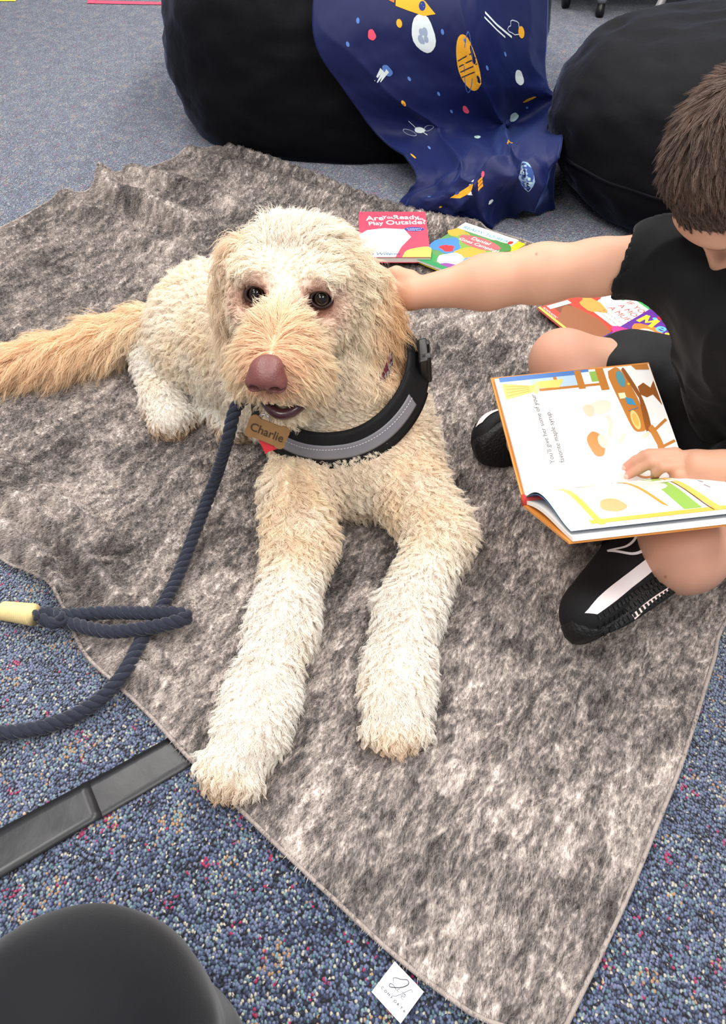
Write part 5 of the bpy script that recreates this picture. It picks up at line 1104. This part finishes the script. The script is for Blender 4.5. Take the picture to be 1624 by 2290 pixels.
# yellow book and the early reader on it
zy = rect_book('thin_yellow_book', 'bright yellow thin book peeking out under the ready to read book', (1052, 508), (1200, 562), (.160, .232), .006, (244, 222, 36), (236, 226, 180))
D = Decal(); D.rect(0, 0, .152, .229, (92, 142, 84), 0); D.rect(0, .192, .152, .229, (246, 246, 244), 1); D.text('READY-TO-READ', .010, .200, .0185, (56, 150, 200), 2, bold=.014, sx=.98); D.ell(.143, .205, .006, .009, (226, 60, 50), 2)
for x, y, rx, ry, c in ((.02, .17, .03, .02, (240, 160, 60)), (.13, .17, .03, .03, (70, 130, 60)), (.075, .13, .06, .05, (120, 160, 70)), (.03, .10, .035, .040, (70, 130, 200)), (.10, .10, .035, .035, (236, 160, 60)), (.04, .09, .018, .016, (220, 50, 60)), (.085, .05, .04, .03, (236, 224, 230)), (.13, .06, .03, .03, (90, 150, 210)), (.02, .03, .04, .02, (60, 150, 80)), (.10, .02, .03, .015, (140, 70, 150))): D.ell(x, y, min(rx, .02 + x * .5), ry, c, 1, wob=.12, seed=x * 99)
D.poly([(0, 0), (.152, 0), (.152, .012), (0, .018)], (46, 140, 84), 2); D.ell(.085, .158, .055, .026, (226, 96, 100), 2, wob=.04); D.text('Daniel', .058, .162, .020, (250, 236, 226), 4, bold=.01); D.text('Goes Camping!', .036, .143, .0175, (250, 236, 226), 4, bold=.01)
rect_book('ready_to_read_book', 'colourful thin reader book with blue READY-TO-READ banner behind the reaching arm', (1040, 508), (1182, 556), (.152, .229), .004, (238, 238, 232), (230, 226, 214), z=zy, decal=D)
# moose book
D = Decal(); D.rect(0, 0, .228, .230, (216, 62, 44), 0); D.rect(.050, .130, .228, .230, (70, 160, 86), 1); D.rect(.060, .095, .228, .205, (248, 244, 230), 2); D.rect(0, .19, .05, .230, (96, 150, 214), 1); D.ell(.06, .15, .035, .03, (232, 238, 240), 2, wob=.1)
D.ell(.10, .045, .075, .042, (146, 88, 52), 3, wob=.08); D.ell(.045, .11, .035, .022, (226, 150, 70), 3, wob=.12); D.ell(.03, .05, .03, .02, (120, 66, 40), 2, wob=.1); D.rect(.004, .020, .018, .075, (244, 240, 238), 4)
D.text('IF YOU GIVE', .068, .180, .021, (206, 52, 40), 4); D.text('A MOOSE', .070, .156, .021, (206, 52, 40), 4); D.text('A MUFFIN', .068, .132, .021, (206, 52, 40), 4); D.text('by Laura Numeroff', .070, .116, .009, (90, 90, 90), 4); D.text('illustrated by Felicia Bond', .070, .104, .008, (90, 90, 90), 4)
D.rect(0, 0, .228, .006, (240, 222, 80), 3); D.text('SCHOLASTIC', .006, .008, .008, tw, 4, bold=.004)
zm = rect_book('moose_picture_book', 'paperback picture book with red IF YOU GIVE A MOOSE title half under the arm', (1392, 640), (1533, 738), (.228, .230), .005, (214, 60, 44), (230, 214, 190), decal=D)
D = Decal(); D.rect(0, 0, .205, .225, (92, 40, 140), 0); D.rect(.03, .205, .205, .225, (206, 30, 50), 1); D.stroke([(.012, .165), (.014, .200)], .009, (250, 222, 50), 3); D.stroke([(.013, .200), (.026, .175), (.039, .200)], .009, (250, 222, 50), 3); D.stroke([(.038, .200), (.041, .165)], .009, (250, 222, 50), 3); D.text('e', .050, .165, .046, (96, 180, 236), 4, bold=.02)
D.text('si', .070, .110, .044, (246, 246, 250), 3, bold=.02)
D.ell(.05, .14, .034, .034, (240, 120, 50), 2, wob=.1); D.ell(.052, .138, .020, .020, (250, 214, 180), 3); D.ell(.028, .10, .034, .030, (226, 50, 130), 2, wob=.15); D.ell(.06, .105, .02, .014, (246, 190, 50), 3, wob=.1); D.ell(.10, .085, .03, .024, (230, 60, 130), 2, wob=.12); D.ell(.09, .03, .03, .02, (226, 70, 150), 2, wob=.15)
for k, (x, y) in enumerate(((.03, .20), (.08, .17), (.09, .055), (.02, .05), (.055, .06), (.11, .12))): D.ell(x, y, .005, .005, [(96, 180, 236), (250, 222, 50), (246, 246, 250)][k % 3], 2)
for k in range(4): D.stroke(spline([(.01 + .03 * k, .02), (.03 + .03 * k, .05 + .01 * k), (.02 + .03 * k, .08), (.05 + .03 * k, .11)], 14), .003, [(226, 60, 60), (246, 160, 50), (90, 170, 230), (240, 90, 150)][k], 2)
rect_book('purple_story_book', 'glossy purple story book overlapping the moose book beside the child knee', (1450, 703), (1642, 794), (.205, .225), .005, (92, 40, 140), (220, 210, 220), z=zm, decal=D)

# ================================================================== photographer's knee
ph = thing('person', 'black trousered knee of the seated photographer in the near corner', 'person', (-.24, .02, 0))
KF = Field((-.62, -.55, .0), (.06, .42, .62), .008)
kn = W(150, 2380, .60)
KF.chain([kn + (-.10, -.42, .02), kn + (-.04, -.18, .015), kn], [.100, .092, .080], .04); KF.chain([kn, kn + (.03, .03, -.18), kn + (.015, -.04, -.44)], [.076, .062, .045], .04)
KF.ell(kn + (-.01, .018, .005), (.082, .070, .074), .05); KF.cone(kn + (.02, .02, -.02), kn + (.045, .01, -.14), .072, .070, .06); KF.half((0, 0, .012), (0, 0, -1))
kv, kf = KF.mesh(2); knn = vnormals(kv, kf); kv = kv + knn * (.004 * fbm(kv, 12, 3))[:, None]
mesh_obj('trouser_leg', kv, kf, mat('charcoal_trousers', (14, 15, 20), .8, .25, sheen=.2, bump=(700, .2, .001)), ph)
